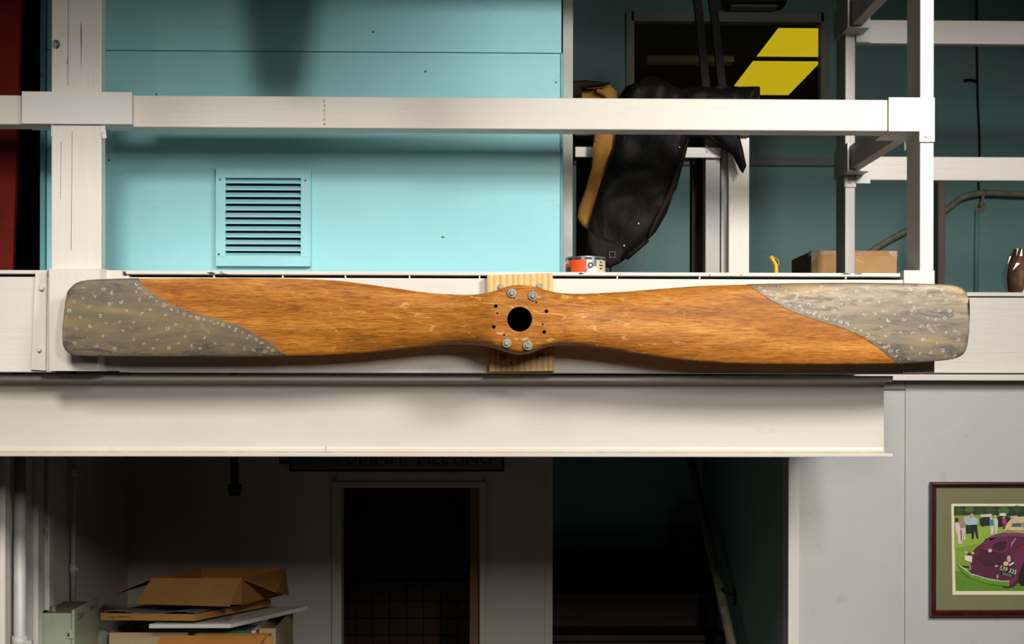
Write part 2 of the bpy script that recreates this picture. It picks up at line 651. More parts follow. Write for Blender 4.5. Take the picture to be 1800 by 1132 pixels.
# ------------------------------------------------------------------ key depths
YW = 0.33          # blue wall
YR = 1.00          # rear guard rails, right-hand deck edge and the grey wall below it
YD = 2.30          # wall with the doorway, under the deck
YB = 3.50          # far blue wall
XL = -1.73         # left wall of the recess
Z_LEDGE = P(900, 480, 0).z

# ------------------------------------------------------------------ structure
struct(box('floor', -6, 7, -11, 8, -0.1, 0, M_floor, bev=0))
# far blue wall with a window opening
wx0, wx1, wz0, wz1 = prect(1108, 31, 1447, 212, YB)
xb0, xb1 = -0.2, 5.0
wb = struct(box('wall_back', xb0, xb1, YB, YB + 0.12, 0, wz0, M_bluefar, bev=0), 'far blue wall behind the deck')
box('wall_panel', xb0, wx0, YB, YB + 0.12, wz0, wz1, M_bluefar, wb, 0)
box('wall_panel', wx1, xb1, YB, YB + 0.12, wz0, wz1, M_bluefar, wb, 0)
box('wall_panel', xb0, xb1, YB, YB + 0.12, wz1, 5.0, M_bluefar, wb, 0)
struct(box('ceiling', -0.4, 5.0, 0.20, YB, 4.78, 4.9, M_ceil, bev=0))
# left and back walls behind the blue wall, coloured black for the shade there
struct(box('wall_left_upper', -3.0, -2.9, 0.2, YB, 2.6, 5.0, M_shade_black, bev=0))
struct(box('wall_behind', -3.0, xb0, YB, YB + 0.1, 0, 5.0, M_shade_black, bev=0))
struct(box('wall_right_upper', 4.6, 4.7, 0.0, YB, 0, 5.0, M_bluefar, bev=0))
# unseen header beams added to shade the upper wall, rails and far wall
struct(box('trim_shade_header', -4.5, 0.85, -1.30, -1.20, 3.78, 4.4, M_white_x, bev=0.004))
struct(box('trim_shade_header_right', -3.0, 5.0, -0.62, -0.45, 4.04, 4.6, M_white_x, bev=0.004))
struct(box('ceiling_soffit', -3.0, 5.0, -0.45, 0.25, 4.7, 4.78, M_ceil, bev=0))
# deck slab
struct(box('floor_deck', -3.0, 1.40, 0.05, YB, 2.52, Z_LEDGE - 0.02, M_under, bev=0))
struct(box('floor_deck_right', 1.40, 4.6, YR + 0.05, YB, 2.52, Z_LEDGE - 0.02, M_under, bev=0))

# blue wall, two boards
bxl, bxr = P(82, 250, YW).x, P(987, 250, YW).x
zs = P(580, 91, YW).z
bw = struct(box('wall_front', bxl, bxr, YW + 0.03, YW + 0.12, 2.6, 5.0, M_blue, bev=0), 'pale blue board wall behind the guard rail')
box('wall_board', bxl, bxr, YW, YW + 0.03, Z_LEDGE - 0.03, zs - 0.0012, M_blue, bw, 0.0015)
box('wall_board', bxl, bxr - 0.002, YW, YW + 0.03, zs + 0.0012, 5.0, M_blue, bw, 0.0015)
# worn edge strip on the left end of the blue wall
xe0, xe1 = P(72, 250, YW).x, P(80.5, 250, YW).x
t1 = struct(box('trim_1', xe0, xe1, YW - 0.012, YW + 0.12, Z_LEDGE - 0.03, 5.0, M_bluetrim, bev=0.002), 'worn blue corner strip with chipped paint')
# worn right end of the blue wall
t2 = struct(box('trim_2', P(985, 250, YW).x, P(989.5, 250, YW).x, YW - 0.004, YW + 0.06, Z_LEDGE - 0.03, P(988, 94, YW).z, M_bluetrim, bev=0.001), 'chipped blue end strip of the wall')

# fascia under the guard rail, ledge above it
zf0, zf1 = P(900, 656, 0).z, P(900, 489.5, 0).z
xf0, xf1, xf2 = -2.6, P(63, 570, 0).x, P(226, 570, 0).x
xf3 = P(1588.5, 570, 0).x
xf4 = P(1643, 570, 0).x
fa = struct(box('trim_fascia', xf2, xf3, 0.0, 0.045, zf0, zf1, M_white_x, bev=0.002), 'long white fascia board behind the propeller')
struct(box('trim_fascia_left', xf0, xf1 + 0.05, 0.0, 0.045, zf0, zf1, M_white_x, bev=0.002), 'white grained fascia board left of the post bracket')
zl0, zl1 = P(900, 484.3, 0).z, P(900, 478, 0).z
led = struct(box('trim_ledge', P(216, 480, 0).x, P(1582, 480, 0).x, -0.004, 0.30, zl0, zl1, M_white_x, bev=0.0015), 'thin white ledge strip on top of the fascia')
struct(box('trim_ledge_left', xf0, xf1 + 0.03, -0.004, 0.30, zl0, zl1, M_white_x, bev=0.0015), 'thin white ledge strip left of the post bracket')
# little paint bridges across the gap under the ledge
for k, px in enumerate((376, 497, 607, 720, 843, 1085, 1230, 1487)):
    pbox('paint_bridge', px - 1.2, 484, px + 1.2, 490, -0.001, 0.01, M_white, led, 0)
# splintered and chipped spots of the ledge edge
for pts in ([(362, 479.5), (372, 478), (380, 480.5), (372, 482)], [(378, 482), (392, 480.5), (404, 482.5), (390, 484)], [(384, 478.5), (390, 477.6), (393, 479.5)],
            [(1016, 480.5), (1021, 479), (1027, 481), (1020, 482.5)], [(1478, 481.5), (1488, 480), (1497, 481), (1486, 482.5)], [(1500, 481), (1513, 480.2), (1516, 481.5), (1504, 482.2)],
            [(1247, 482.4), (1249, 482.4), (1249, 484), (1247, 484)], [(1302, 482.4), (1304, 482.4), (1304, 484), (1302, 484)], [(216, 477), (221, 477.5), (222, 485), (217, 484)]):
    prism('paint_chip', pts, -0.0048, -0.002, M_darkwood, led)
# black strip in the gap, colouring in the shadow under the ledge
struct(box('trim_gap_shade', xf0, xf4, 0.045, 0.07, zf1 - 0.02, zl0, M_shade_black, bev=0))

# right-hand deck edge, set back
zr0, zr1 = P(1740, 655.5, YR).z, P(1740, 523, YR).z
struct(box('trim_fascia_right', 1.395, 4.0, YR, YR + 0.045, zr0, zr1, M_white_x, bev=0.002), 'white fascia board of the set-back deck edge')
struct(box('trim_ledge_right', 1.395, 4.0, YR - 0.01, YR + 0.3, P(1740, 521, YR).z, P(1740, 514, YR).z, M_white_x, bev=0.0015), 'thin white ledge of the set-back deck edge')
struct(box('trim_lip_right', P(1480, 663, YR - 0.05).x, 4.0, YR - 0.05, YR + 0.05, P(1740, 669, YR - 0.05).z, P(1740, 658.5, YR - 0.05).z, M_white_x, bev=0.003), 'white rounded lip under the set-back deck edge')
# grey wall below the set-back deck edge
xg = P(1386, 900, YR + 0.03).x
xs1 = P(1591, 900, YR + 0.03).x
wr = struct(box('wall_right', xs1 + 0.0004, 4.0, YR + 0.03, YR + 0.13, 0, 2.52, M_greywall, bev=0.001), 'light grey painted wall with the framed picture')
box('wall_board', xg, xs1 - 0.0004, YR + 0.033, YR + 0.13, 0, P(1560, 686, YR).z, M_greywall, wr, 0.001)
box('wall_board', xg, xs1 - 0.0004, YR + 0.033, YR + 0.13, P(1560, 684.5, YR).z, 2.52, M_greywall, wr, 0.001)
struct(box('trim_corner', xg - 0.002, P(1407, 900, YR).x, YR + 0.022, YR + 0.14, 0, 2.52, M_white_z, bev=0.003), 'flat white corner trim of the stair opening')
# stair side wall and partition
struct(box('wall_stair_right', xg + 0.02, xg + 0.12, YR + 0.13, YB, 0, 2.52, M_teal, bev=0))
xp1 = P(970, 950, YD).x
dx0, dx1 = P(601, 1000, YD).x, P(843, 1000, YD).x
dz = P(720, 857, YD).z
wd = struct(box('wall_door', XL, dx0, YD, YD + 0.1, 0, 2.52, M_darkwall, bev=0), 'grey wall with the dark doorway under the deck')
box('wall_panel', dx1, xp1, YD, YD + 0.1, 0, 2.52, M_darkwall, wd, 0)
box('wall_panel', dx0, dx1, YD, YD + 0.1, dz, 2.52, M_darkwall, wd, 0)
struct(box('wall_partition', xp1 - 0.1, xp1, YD + 0.1, YB, 0, 2.52, M_darkwall, bev=0))
struct(box('trim_partition', P(958, 950, YD).x, xp1 + 0.004, YD - 0.008, YD + 0.1, 0, 2.52, M_darkwall, bev=0.002))
# left recess wall with boards
wl = struct(box('wall_left', XL - 0.1, XL, 0.3, YD + 0.1, 0, 2.52, M_darkwall, bev=0), 'grey left wall of the dark recess')
for px in (4, 62, 82):
    p = PXc(px, 900, XL)
    box('batten', XL, XL + 0.02, p.y - 0.03, p.y + 0.03, 0, 2.5, M_darkwall, wl, 0.004)
# room behind the doorway
struct(box('wall_door_room', dx0 - 0.6, dx1 + 0.3, YD + 1.05, YD + 1.12, 0, 2.5, M_darkwood, bev=0))
struct(box('wall_door_room_side', dx0 - 0.7, dx0 - 0.6, YD + 0.1, YD + 1.1, 0, 2.5, M_darkwood, bev=0))

# ------------------------------------------------------------------ steel beam
sb = thing('steel_beam', 'long white painted steel I-beam under the propeller', 'beam', (0, 0.13, P(800, 803, 0.03).z))
bx0 = -2.7
zb0, zb1 = P(800, 803.5, 0.03).z, P(800, 797, 0.03).z
zt0, zt1 = P(800, 669, 0.03).z, P(800, 659, 0.03).z
box('flange', bx0, P(1570, 800, 0.05).x, 0.05, 0.235, zb0, zb1, M_steel_white, sb, 0.002)
box('flange', bx0, P(1570, 663, 0.05).x, 0.05, 0.235, zt0, zt1, M_steel_white, sb, 0.002)
# web with fillets as one extruded profile
bm = bmesh.new()
prof = [(0.126, zt0)]
for k in range(5):
    a = math.pi / 2 * k / 4
    prof.append((0.108 + 0.018 * math.sin(a), zt0 - 0.018 + 0.018 * math.cos(a)))
prof = [(0.108, zt0)] + [(0.126 - 0.018 + 0.018 * math.sin(a), zt0 - 0.018 * (1 - math.cos(a))) for a in [math.pi / 2 * k / 4 for k in range(1, 5)]]
prof += [(0.126 - 0.018 + 0.018 * math.sin(a), zb1 + 0.018 * (1 - math.cos(a))) for a in [math.pi / 2 * k / 4 for k in range(4, 0, -1)]] + [(0.108, zb1)]
prof = prof + [(0.265 - y, z) for (y, z) in prof[::-1]]
xw = P(1553, 730, 0.13).x
aa = [bm.verts.new((bx0, y, z)) for y, z in prof]
bb = [bm.verts.new((xw, y, z)) for y, z in prof]
bm.faces.new(aa)
bm.faces.new(bb[::-1])
for i in range(len(prof)):
    j = (i + 1) % len(prof)
    bm.faces.new((aa[i], bb[i], bb[j], aa[j]))
from_bm('web', bm, M_steel_white, sb)
box('dirt_seam', bx0, P(1555, 795, 0.1).x, 0.094, 0.112, zb1 - 0.0002, zb1 + 0.0022, M_dirt, sb, 0)
hk = P(573, 793, 0.09)
tube('hook', [hk, hk + Vector((0, 0, 0.012)), hk + Vector((0.003, -0.006, 0.018))], 0.0018, M_paintbolt, sb, 8)

# ------------------------------------------------------------------ post bracket on the fascia (left)
br = thing('post_bracket', 'white steel bracket box bolted to the fascia below the left post', 'bracket', P(140, 653, 0))
prism('flange_plate', [(62, 475.5), (83, 474.5), (80, 651.5), (54, 650)], -0.010, 0.0, M_white_z, br, 0.001)
prism('flange_plate', [(186, 475), (215, 475), (211, 652), (184, 652)], -0.010, 0.0, M_white_z, br, 0.001)
pbox('backing_strip', 210, 484, 226, 654, -0.003, 0.04, M_white_z, br, 0.001)
zc0, zc1 = P(140, 652, -0.05).z, P(140, 472, -0.05).z
x0, x1 = P(84, 560, -0.05).x, P(175, 560, -0.05).x
bm = bmesh.new()
pr = [(x0 - 0.004, 0.0), (x0, -0.046), (x0 + 0.005, -0.05), (x1 - 0.006, -0.05), (x1, -0.044), (x1 + 0.016, 0.0)]
lo = [bm.verts.new((x, y, zc0)) for x, y in pr]
hi = [bm.verts.new((x, y, zc1)) for x, y in pr]
bm.faces.new(lo)
bm.faces.new(hi[::-1])
for i in range(len(pr)):
    j = (i + 1) % len(pr)
    bm.faces.new((lo[i], hi[i], hi[j], lo[j]))
from_bm('channel', bm, M_white_z, br)
hexbolt('bolt', P(74, 507, -0.010), 0.0075, 0.010, M_paintbolt, br, washer=0.010)
hexbolt('bolt', P(70, 615, -0.010), 0.007, 0.010, M_paintbolt, br)

# ------------------------------------------------------------------ guard rail: left post
zpost = P(136, 474, 0).z
gp = thing('guard_post', 'wide white wooden guard post with a bored notch at the left', 'post', (P(136, 474, 0).x, 0.02, zpost))
x0, x1 = P(90, 330, -0.01).x, P(178, 330, -0.01).x
body = box('timber', x0, x1, -0.01, 0.04, zpost, 4.6, M_white_z, gp, 0.003)
hc = P(98, 78, -0.01)
drill(body, [((hc.x, hc.z), 0.0150, -0.05, 0.1, 0.9)], False)

for pts in ([(119.4, 0), (120.4, 0), (119.6, 150), (118.8, 150)], [(141.4, 40), (142.6, 42), (143.8, 64), (142.6, 130), (142.0, 66)], [(117.2, 112), (119.4, 99), (120.2, 100), (118.0, 114)],
            [(126.5, 230), (127.3, 230), (125.4, 440), (124.6, 440)], [(107, 250), (107.8, 250), (106.6, 350), (106, 350)]):
    prism('crack', pts, -0.0104, -0.006, M_rust, gp)
sl = thing('rail_sleeve', 'broad folded steel sleeve wrapping the rail at the left post', 'sleeve', P(135, 219, -0.02))
x0, x1, z0, z1 = prect(38, 161, 232, 218, -0.022)
box('plate', x0, x1, -0.022, -0.0125, z0, z1, M_white, sl, 0.0015)
box('bottom_plate', x0, P(88, 218, 0).x, -0.0125, 0.09, z0, z0 + 0.003, M_white, sl, 0)
box('bottom_plate', P(181, 218, 0).x, x1, -0.0125, 0.09, z0, z0 + 0.003, M_white, sl, 0)
pbox('tab', 178, 221, 186, 243, -0.0145, -0.0125, M_white, sl, 0, -8)
pbox('tab', 90, 219, 92.5, 240, -0.0145, -0.0125, M_white, sl, 0)
hexbolt('rivet', P(182, 233, -0.0145), 0.0035, 0.002, M_paintbolt, sl, 10)

# front rails
zr_b, zr_t = P(900, 227, 0).z, P(900, 171.5, 0).z
fr = tag(box('guard_rail', P(232.5, 195, 0).x, P(1561, 195, 0).x, 0.0, 0.085, zr_b, zr_t, M_white_x, bev=0.003),
         'long white wooden front guard rail above the propeller', 'rail')
for (ca_, cb_, ya_, yb_) in ((568.6, 570.4, 174, 182), (569.2, 571.4, 183, 189), (568.8, 570.8, 191, 197), (569.4, 570.8, 199, 207), (568.6, 571.0, 208, 213), (568.2, 571.8, 216, 220)):
    prism('paint_chip', [(ca_, ya_), (cb_, ya_ + 1), (cb_ - 0.3, yb_), (ca_ + 0.4, yb_ - 1)], -0.0006, 0.002, M_chip, fr)
tag(box('guard_rail', -2.6, P(39, 195, 0).x - 0.001, 0.0, 0.085, zr_b + 0.006, zr_t - 0.002, M_white_x, bev=0.003),
    'short white rail end at the left edge beside the red column', 'rail')
zu_b = P(1490, 51, YR).z - 0.03
tag(box('guard_rail', -2.6, 1.34, 0.0415, 0.1265, zu_b, zu_b + 0.1, M_white_x, bev=0.003),
    'upper white front rail just above the picture', 'rail')

# corner post
xc0, xc1 = P(1617, 300, 0).x, P(1641.5, 300, 0).x
zc = P(1630, 478, 0).z
cp = thing('corner_post', 'slim white corner post at the right end of the front rail', 'post', (xc0, 0.08, zc))
box('timber', xc0, xc1, 0.0, 0.15, zc, 4.3, M_white_z, cp, 0.003)
# base block below the corner post
x0, x1, z0, z1 = prect(1588.5, 475, 1643, 655, -0.006)
box('base_block', x0, x1, -0.006, 0.15, z0, z1, M_white_z, cp, 0.002)
cs = thing('rail_sleeve', 'white sheet steel corner sleeve on the slim corner post', 'sleeve', P(1600, 230, 0))
x0, x1, z0, z1 = prect(1562, 171, 1643.5, 231, -0.008)
box('plate', x0, x1, -0.008, 0.0, z0, z1, M_white, cs, 0.0015)
box('bottom_plate', x0, xc0, 0.0, 0.16, z0, z0 + 0.003, M_white, cs, 0)
x0, x1, z0, z1 = prect(1616, 230, 1643.5, 249.5, -0.008)
box('tab', x0, x1, -0.008, 0.0, z0, z1, M_white, cs, 0.0015)
hexbolt('bolt', P(1629, 239.5, -0.008), 0.0055, 0.004, M_paintbolt, cs, 14)
prism('tab', [(1589, 249), (1593, 246), (1593, 262), (1590, 266)], 0.10, 0.102, M_white, cs)

# side rails running back from the corner post, rear post, rear rails
def dz_(py, Y):
    return P(1500, py, Y).z
zl_b, zl_t = P(1499, 300.4, YR - 0.03).z, P(1497, 259, YR - 0.03).z
zu_b2, zu_t2 = P(1491, 51.3, YR - 0.03).z, P(1491, 5, YR - 0.03).z
sx0, sx1 = xc0 + 0.004, xc1 + 0.002
tag(box('side_rail', sx0, sx1, 0.1505, YR, zl_b, zl_t, M_white_y, bev=0.003), 'lower white side rail running back from the corner post', 'rail')
tag(box('side_rail', sx0, sx1, 0.1505, YR, zu_b2, zu_t2, M_white_y, bev=0.003), 'upper white side rail running back at the top edge', 'rail')
rx0, rx1 = P(1485.5, 380, YR).x, P(1503, 380, YR).x
rp = thing('rear_post', 'slim white rear post behind the corner post', 'post', (rx0, YR + 0.05, Z_LEDGE - 0.02))
box('timber', rx0, rx1, YR, YR + 0.15, Z_LEDGE - 0.02, 4.7, M_white_z, rp, 0.003)
for (ya, yb_, lab) in ((254, 322, 'lower folded steel sleeve on the slim rear post'), (2, 82, 'upper folded steel sleeve on the slim rear post')):
    e = thing('rail_sleeve', lab, 'sleeve', P(1490, yb_, YR))
    zz0, zz1 = (zl_b, zl_t) if ya > 100 else (zu_b2, zu_t2)
    box('side_plate', rx0 - 0.016, rx0 - 0.008, YR - 0.10, YR + 0.12, zz0 - 0.012, zz1 + 0.006, M_white, e, 0.001)
    box('bottom_plate', rx0 - 0.008, rx1 + 0.03, YR - 0.10, YR - 0.001, zz0 - 0.012, zz0 - 0.008, M_white, e, 0)
    x0, x1, z0, z1 = prect(1503, ya + 22, 1530, yb_, YR - 0.01)
    box('front_plate', rx1 + 0.001, x1, YR - 0.01, YR + 0.0, zz0 - 0.015 - 0.03, zz1 - 0.04, M_white, e, 0.001)
    if ya > 100:
        pbox('tab', 1484.5, 311, 1505, 329, YR - 0.006, YR - 0.001, M_white, e, 0.001)
        hexbolt('bolt', P(1494.5, 320, YR - 0.006), 0.0055, 0.004, M_paintbolt, e, 14)
for (ya, yb_, lab) in ((275.5, 317, 'lower white rear rail running off to the right'), (35.5, 77, 'upper white rear rail running off to the right')):
    z0, z1 = P(1650, yb_, YR).z, P(1650, ya, YR).z
    tag(box('rear_rail', rx1 + 0.002, 4.0, YR, YR + 0.04, z0, z1, M_white_x, bev=0.003), lab, 'rail')

# pennant added out of view to cast the soft wedge shadow on the blue wall
hp = thing('shade_blocker', 'added dark triangular pennant hanging above the front rail', 'blocker', (-0.33, -0.75, 4.2))
bm = bmesh.new()
for yy in (-0.752, -0.748):
    bm.faces.new([bm.verts.new((-0.33 + dx, yy, z)) for dx, z in ((-0.26, 4.45), (0.26, 4.45), (0.05, 3.46), (-0.05, 3.46))])
from_bm('cloth', bm, M_green, hp)
tube('rod', [(-0.61, -0.75, 4.46), (-0.05, -0.75, 4.46)], 0.012, M_darkmetal, hp, 10)

# ------------------------------------------------------------------ louver vent
lv = thing('louver_vent', 'square pale blue louvered wall vent', 'vent', P(462, 468, YW))
yf = YW - 0.022
X0, X1, Z0, Z1 = prect(379, 295, 546, 468, yf)
IX0, IX1, IZ0, IZ1 = prect(396, 312.5, 528.5, 452, yf)
for (a, b, c, d) in ((X0, X1, IZ1, Z1), (X0, X1, Z0, IZ0), (X0, IX0, IZ0, IZ1), (IX1, X1, IZ0, IZ1)):
    box('frame', a, b, yf, YW, c, d, M_louver, lv, 0.001)
box('backing', IX0, IX1, YW - 0.002, YW - 0.0005, IZ0, IZ1, M_shade_black, lv, 0)  # black sheet in place of the shade behind the slats
pitch = (IZ1 - IZ0) / 11.75
sv, sf = None, None
slat_me = None
for k in range(12):
    zb = IZ1 - (k + 1) * pitch + 0.004
    if k == 11:
        zb = IZ0 + 0.0
    if slat_me is None:
        bm = bmesh.new()
        prf = [(0.001, 0.0), (0.001, 0.005), (0.019, 0.0165), (0.019, 0.0135), (0.004, 0.0)]
        a = [bm.verts.new((IX0, yf + y, z)) for y, z in prf]
        b = [bm.verts.new((IX1, yf + y, z)) for y, z in prf]
        bm.faces.new(a)
        bm.faces.new(b[::-1])
        for i in range(5):
            j = (i + 1) % 5
            bm.faces.new((a[i], b[i], b[j], a[j]))
        s_ = from_bm('slat', bm, M_louver, lv)
        slat_me = s_.data
    else:
        s_ = link(bpy.data.objects.new('slat', slat_me), lv)
    s_.location.z = zb
for (px, py, mt) in ((387, 316, M_rust), (537, 317.5, M_rust), (384.5, 447, M_ink), (535, 444, M_louver)):
    hexbolt('screw', P(px, py, yf), 0.0035, 0.0015, mt, lv, 10)

# ------------------------------------------------------------------ red column at the far left
rc = tag(prism('steel_column', [(-80, -120), (40, -120), (36, 40), (30, 230), (22, 480), (22, 640), (-80, 640)], 0.35, 0.375, M_red, bev=0.004),
         'dark red painted steel column in the gap at the far left', 'column')

# ------------------------------------------------------------------ propeller
YP = -0.145
top_px = [(110, 590), (110.6, 575), (112.5, 560), (115, 535), (119, 514), (126, 505), (133, 499.5), (141, 496), (155, 493.6), (168, 492.7), (205, 491.3), (242, 490.4), (336, 489.7), (436, 489.4),
          (504, 489.9), (552, 491.6), (600, 494.4), (650, 501), (700, 508), (735, 513.2), (770, 517), (812, 519), (840, 518.3), (860, 515.5), (875, 511.5), (886, 507), (898, 503.6), (914, 502.3), (931, 503.8),
          (945, 507.5), (960, 512), (978, 515), (1000, 516.2), (1022, 516.2), (1060, 514.5), (1100, 512), (1150, 508), (1200, 504), (1234, 501.7), (1312, 499.5), (1401, 497.7), (1502, 497),
          (1603, 498.4), (1650, 499.6), (1670, 500.6), (1680, 502), (1688, 505), (1695, 510), (1700, 515.5), (1703.2, 524), (1704.4, 541), (1703.6, 556), (1703, 566)]
bot_px = [(110, 594), (110.2, 600), (111, 606), (113.5, 613), (118, 618), (124, 621.4), (133, 623.4), (144, 624.4), (201, 625.2), (300, 625.4), (420, 625.6), (504, 625.2), (560, 624.4), (600, 622.6), (650, 619), (700, 614), (750, 608.5),
          (780, 606), (805, 604.6), (835, 606), (859, 609.3), (875, 613.6), (887, 617.5), (900, 621.6), (915, 623.2), (930, 621.4), (945, 615.8), (959, 610.2), (975, 607.8), (992, 607.2), (1027, 609), (1070, 614.5),
          (1120, 622), (1160, 628.5), (1200, 633.5), (1267, 638.3), (1334, 640.3), (1401, 641), (1502, 640.6), (1576, 639.2), (1620, 636.4), (1650, 634), (1670, 631.6), (1680, 629.6), (1689, 625.5), (1695, 620), (1699, 612),
          (1701.5, 596), (1702.4, 583), (1703, 570)]
PC = 914.0


def interp(tab):
    xs_, ys_ = np.array([t[0] for t in tab], float), np.array([t[1] for t in tab], float)
    # make strictly increasing at the blunt ends
    keep = np.concatenate(([True], np.diff(xs_) > 1e-6))
    return xs_[keep], ys_[keep]


top_l = sorted(top_px[:50], key=lambda t: t[0])
TX, TY = interp(sorted([t for t in top_px if t[0] <= 1704.4]))
BX, BY = interp(sorted(bot_px))


def outl(px):
    return np.interp(px, TX, TY), np.interp(px, BX, BY)


def lut(d, tab):
    return np.interp(d, [t[0] for t in tab], [t[1] for t in tab])


TH = [(0, .082), (46, .082), (70, .068), (95, .052), (140, .038), (220, .029), (400, .021), (620, .014), (740, .010), (790, .007)]
YO_ = [(0, 0), (60, 0.0), (160, .006), (400, .010), (800, .010)]
TI = [(0, 0), (45, 0.0), (80, .008), (130, .014), (240, .014), (400, .009), (600, .005), (800, .003)]
NN = [(0, 7), (46, 6), (75, 3.4), (115, 2.2), (300, 2.0), (800, 2.3)]


def section(px, th_, grow=0.0):
    """point of the blade surface at pixel station px, angle th_ round the section"""
    d = px - PC
    t_, b_ = outl(px)
    yo = float(lut(abs(d), YO_))
    zc_ = P(px, (t_ + b_) / 2, YP + yo).z
    h = (b_ - t_) / 2 * S(YP + yo) + grow
    n = lut(abs(d), NN)
    c, s = math.cos(th_), math.sin(th_)
    wv_ = math.copysign(abs(c) ** (2 / n), c)
    sv_ = math.copysign(abs(s) ** (2 / n), s)
    ti = lut(abs(d), TI) * (-1 if d < 0 else 1)
    hmax = 0.12
    th = lut(abs(d), TH) + grow
    y = YP + yo - sv_ * th + ti * wv_ * min(1.0, h / 0.07)
    return Vector((P(px, 562, YP + yo).x, y, zc_ + wv_ * h))


stations = [111.0, 112.0, 113.5, 116, 119, 123, 128, 134, 142, 155, 175, 200] + list(range(230, 820, 14)) + list(range(820, 1010, 4)) + list(range(1010, 1600, 14)) + [1610, 1630, 1650, 1665, 1675, 1682, 1688, 1693, 1697, 1700, 1702, 1703.2]
MS = 56
pv, pf = [], []
for px in stations:
    for k in range(MS):
        pv.append(section(px, 2 * math.pi * (k + 0.5) / MS))
ns = len(stations)
for i in range(ns - 1):
    for k in range(MS):
        k2 = (k + 1) % MS
        pf.append((i * MS + k, i * MS + k2, (i + 1) * MS + k2, (i + 1) * MS + k))
pf.append(tuple(range(MS))[::-1])
pf.append(tuple(range((ns - 1) * MS, ns * MS)))
pe = thing('propeller', 'antique two-blade wooden aircraft propeller with metal-sheathed tips', 'propeller', P(914, 562, YP))
bm = bmesh.new()
vv = [bm.verts.new(p) for p in pv]
for f in pf:
    bm.faces.new([vv[i] for i in f])
hubo = from_bm('wooden_blades', bm, M_oak, pe, True)
YH = YP - 0.082
def hc_(px, py):
    p = P(px, py, YH)
    return (p.x, p.z)
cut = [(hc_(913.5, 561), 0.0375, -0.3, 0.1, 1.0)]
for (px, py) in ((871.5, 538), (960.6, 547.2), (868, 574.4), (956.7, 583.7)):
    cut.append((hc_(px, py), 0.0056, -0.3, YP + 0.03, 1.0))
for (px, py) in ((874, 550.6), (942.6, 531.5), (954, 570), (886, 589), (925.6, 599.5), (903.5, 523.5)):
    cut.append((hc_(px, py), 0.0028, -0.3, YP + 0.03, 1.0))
drill(hubo, cut)  # bore and holes coloured black, standing in for their deep shade
# smooth shading broken at the drilled edges
for p in hubo.data.polygons:
    p.use_smooth = True
try:
    hubo.data.set_sharp_from_angle(angle=math.radians(40))
except Exception:
    pass
for (px, py, a) in ((900, 515.4, 0.2), (937, 520, 0.5), (891, 603, 0.0), (928, 607.5, 0.35)):
    hexbolt('hub_bolt', P(px, py, YH - 0.0005) , 0.0088, 0.011, M_zinc, pe, washer=0.0145)

# metal sheaths: a skin 1.6 mm proud of the wood beyond the curved seam
seam_l = [(243.5, 490), (255, 505.5), (279, 522), (302, 535.7), (336, 548), (386, 560), (423, 572.6), (453, 588), (480, 604.5), (505, 625)]
seam_r = [(1314, 499.6), (1334, 515.5), (1358, 530.7), (1388, 546.8), (1435, 564), (1479, 576), (1512, 591), (1539, 609.6), (1559, 624.7), (1577, 639.2)]


def sheath(seam, tip_px, sgn, label):
    sy = [t[1] for t in seam]
    sx = [t[0] for t in seam]
    tips = [111.0, 112.0, 113.5, 116, 119, 123, 128, 134, 142, 155] if sgn < 0 else [1703.2, 1702, 1700, 1697, 1693, 1688, 1682, 1675, 1665, 1650]
    MS2, nu = 72, 26
    v, f = [], []
    cols = []
    for k in range(MS2):
        th = 2 * math.pi * (k + 0.5) / MS2
        # seam station for this angle: fixed point on the seam curve
        px = sx[0]
        for it in range(30):
            t_, b_ = outl(px)
            n = lut(abs(px - PC), NN)
            c = math.cos(th)
            wv_ = math.copysign(abs(c) ** (2 / n), c)
            py = (t_ + b_) / 2 - wv_ * (b_ - t_) / 2
            px = 0.5 * px + 0.5 * float(np.interp(py, sy, sx))
        last = tips[-1]
        st = list(tips) + [last + (px - last) * j / nu for j in range(1, nu + 1)]
        cols.append(st)
    m_ = len(cols[0])
    for k in range(MS2):
        th = 2 * math.pi * (k + 0.5) / MS2
        for px in cols[k]:
            p = section(px, th, 0.0016)
            v.append(p)
    for k in range(MS2):
        k2 = (k + 1) % MS2
        for j in range(m_ - 1):
            f.append((k * m_ + j, k * m_ + j + 1, k2 * m_ + j + 1, k2 * m_ + j))
    f.append(tuple(k * m_ for k in range(MS2)))
    # seam edge turned down onto the wood
    base = len(v)
    for k in range(MS2):
        th = 2 * math.pi * (k + 0.5) / MS2
        v.append(section(cols[k][-1], th, -0.0005))
    for k in range(MS2):
        k2 = (k + 1) % MS2
        f.append((k * m_ + m_ - 1, base + k, base + k2, k2 * m_ + m_ - 1))
    bm = bmesh.new()
    vs = [bm.verts.new((p.x + (0.0016 * sgn if False else 0), p.y, p.z)) for p in v]
    for q in f:
        bm.faces.new([vs[i] for i in q])
    o = from_bm('metal_sheath', bm, M_sheath, pe, True)
    try:
        o.data.set_sharp_from_angle(angle=math.radians(50))
    except Exception:
        pass
    o['label'] = label
    return o


def front_point(px, py, grow):
    t_, b_ = outl(px)
    n = lut(abs(px - PC), NN)
    wv_ = max(-0.98, min(0.98, ((t_ + b_) / 2 - py) / ((b_ - t_) / 2)))
    th = math.acos(math.copysign(abs(wv_) ** (n / 2), wv_))
    return section(px, th, grow)


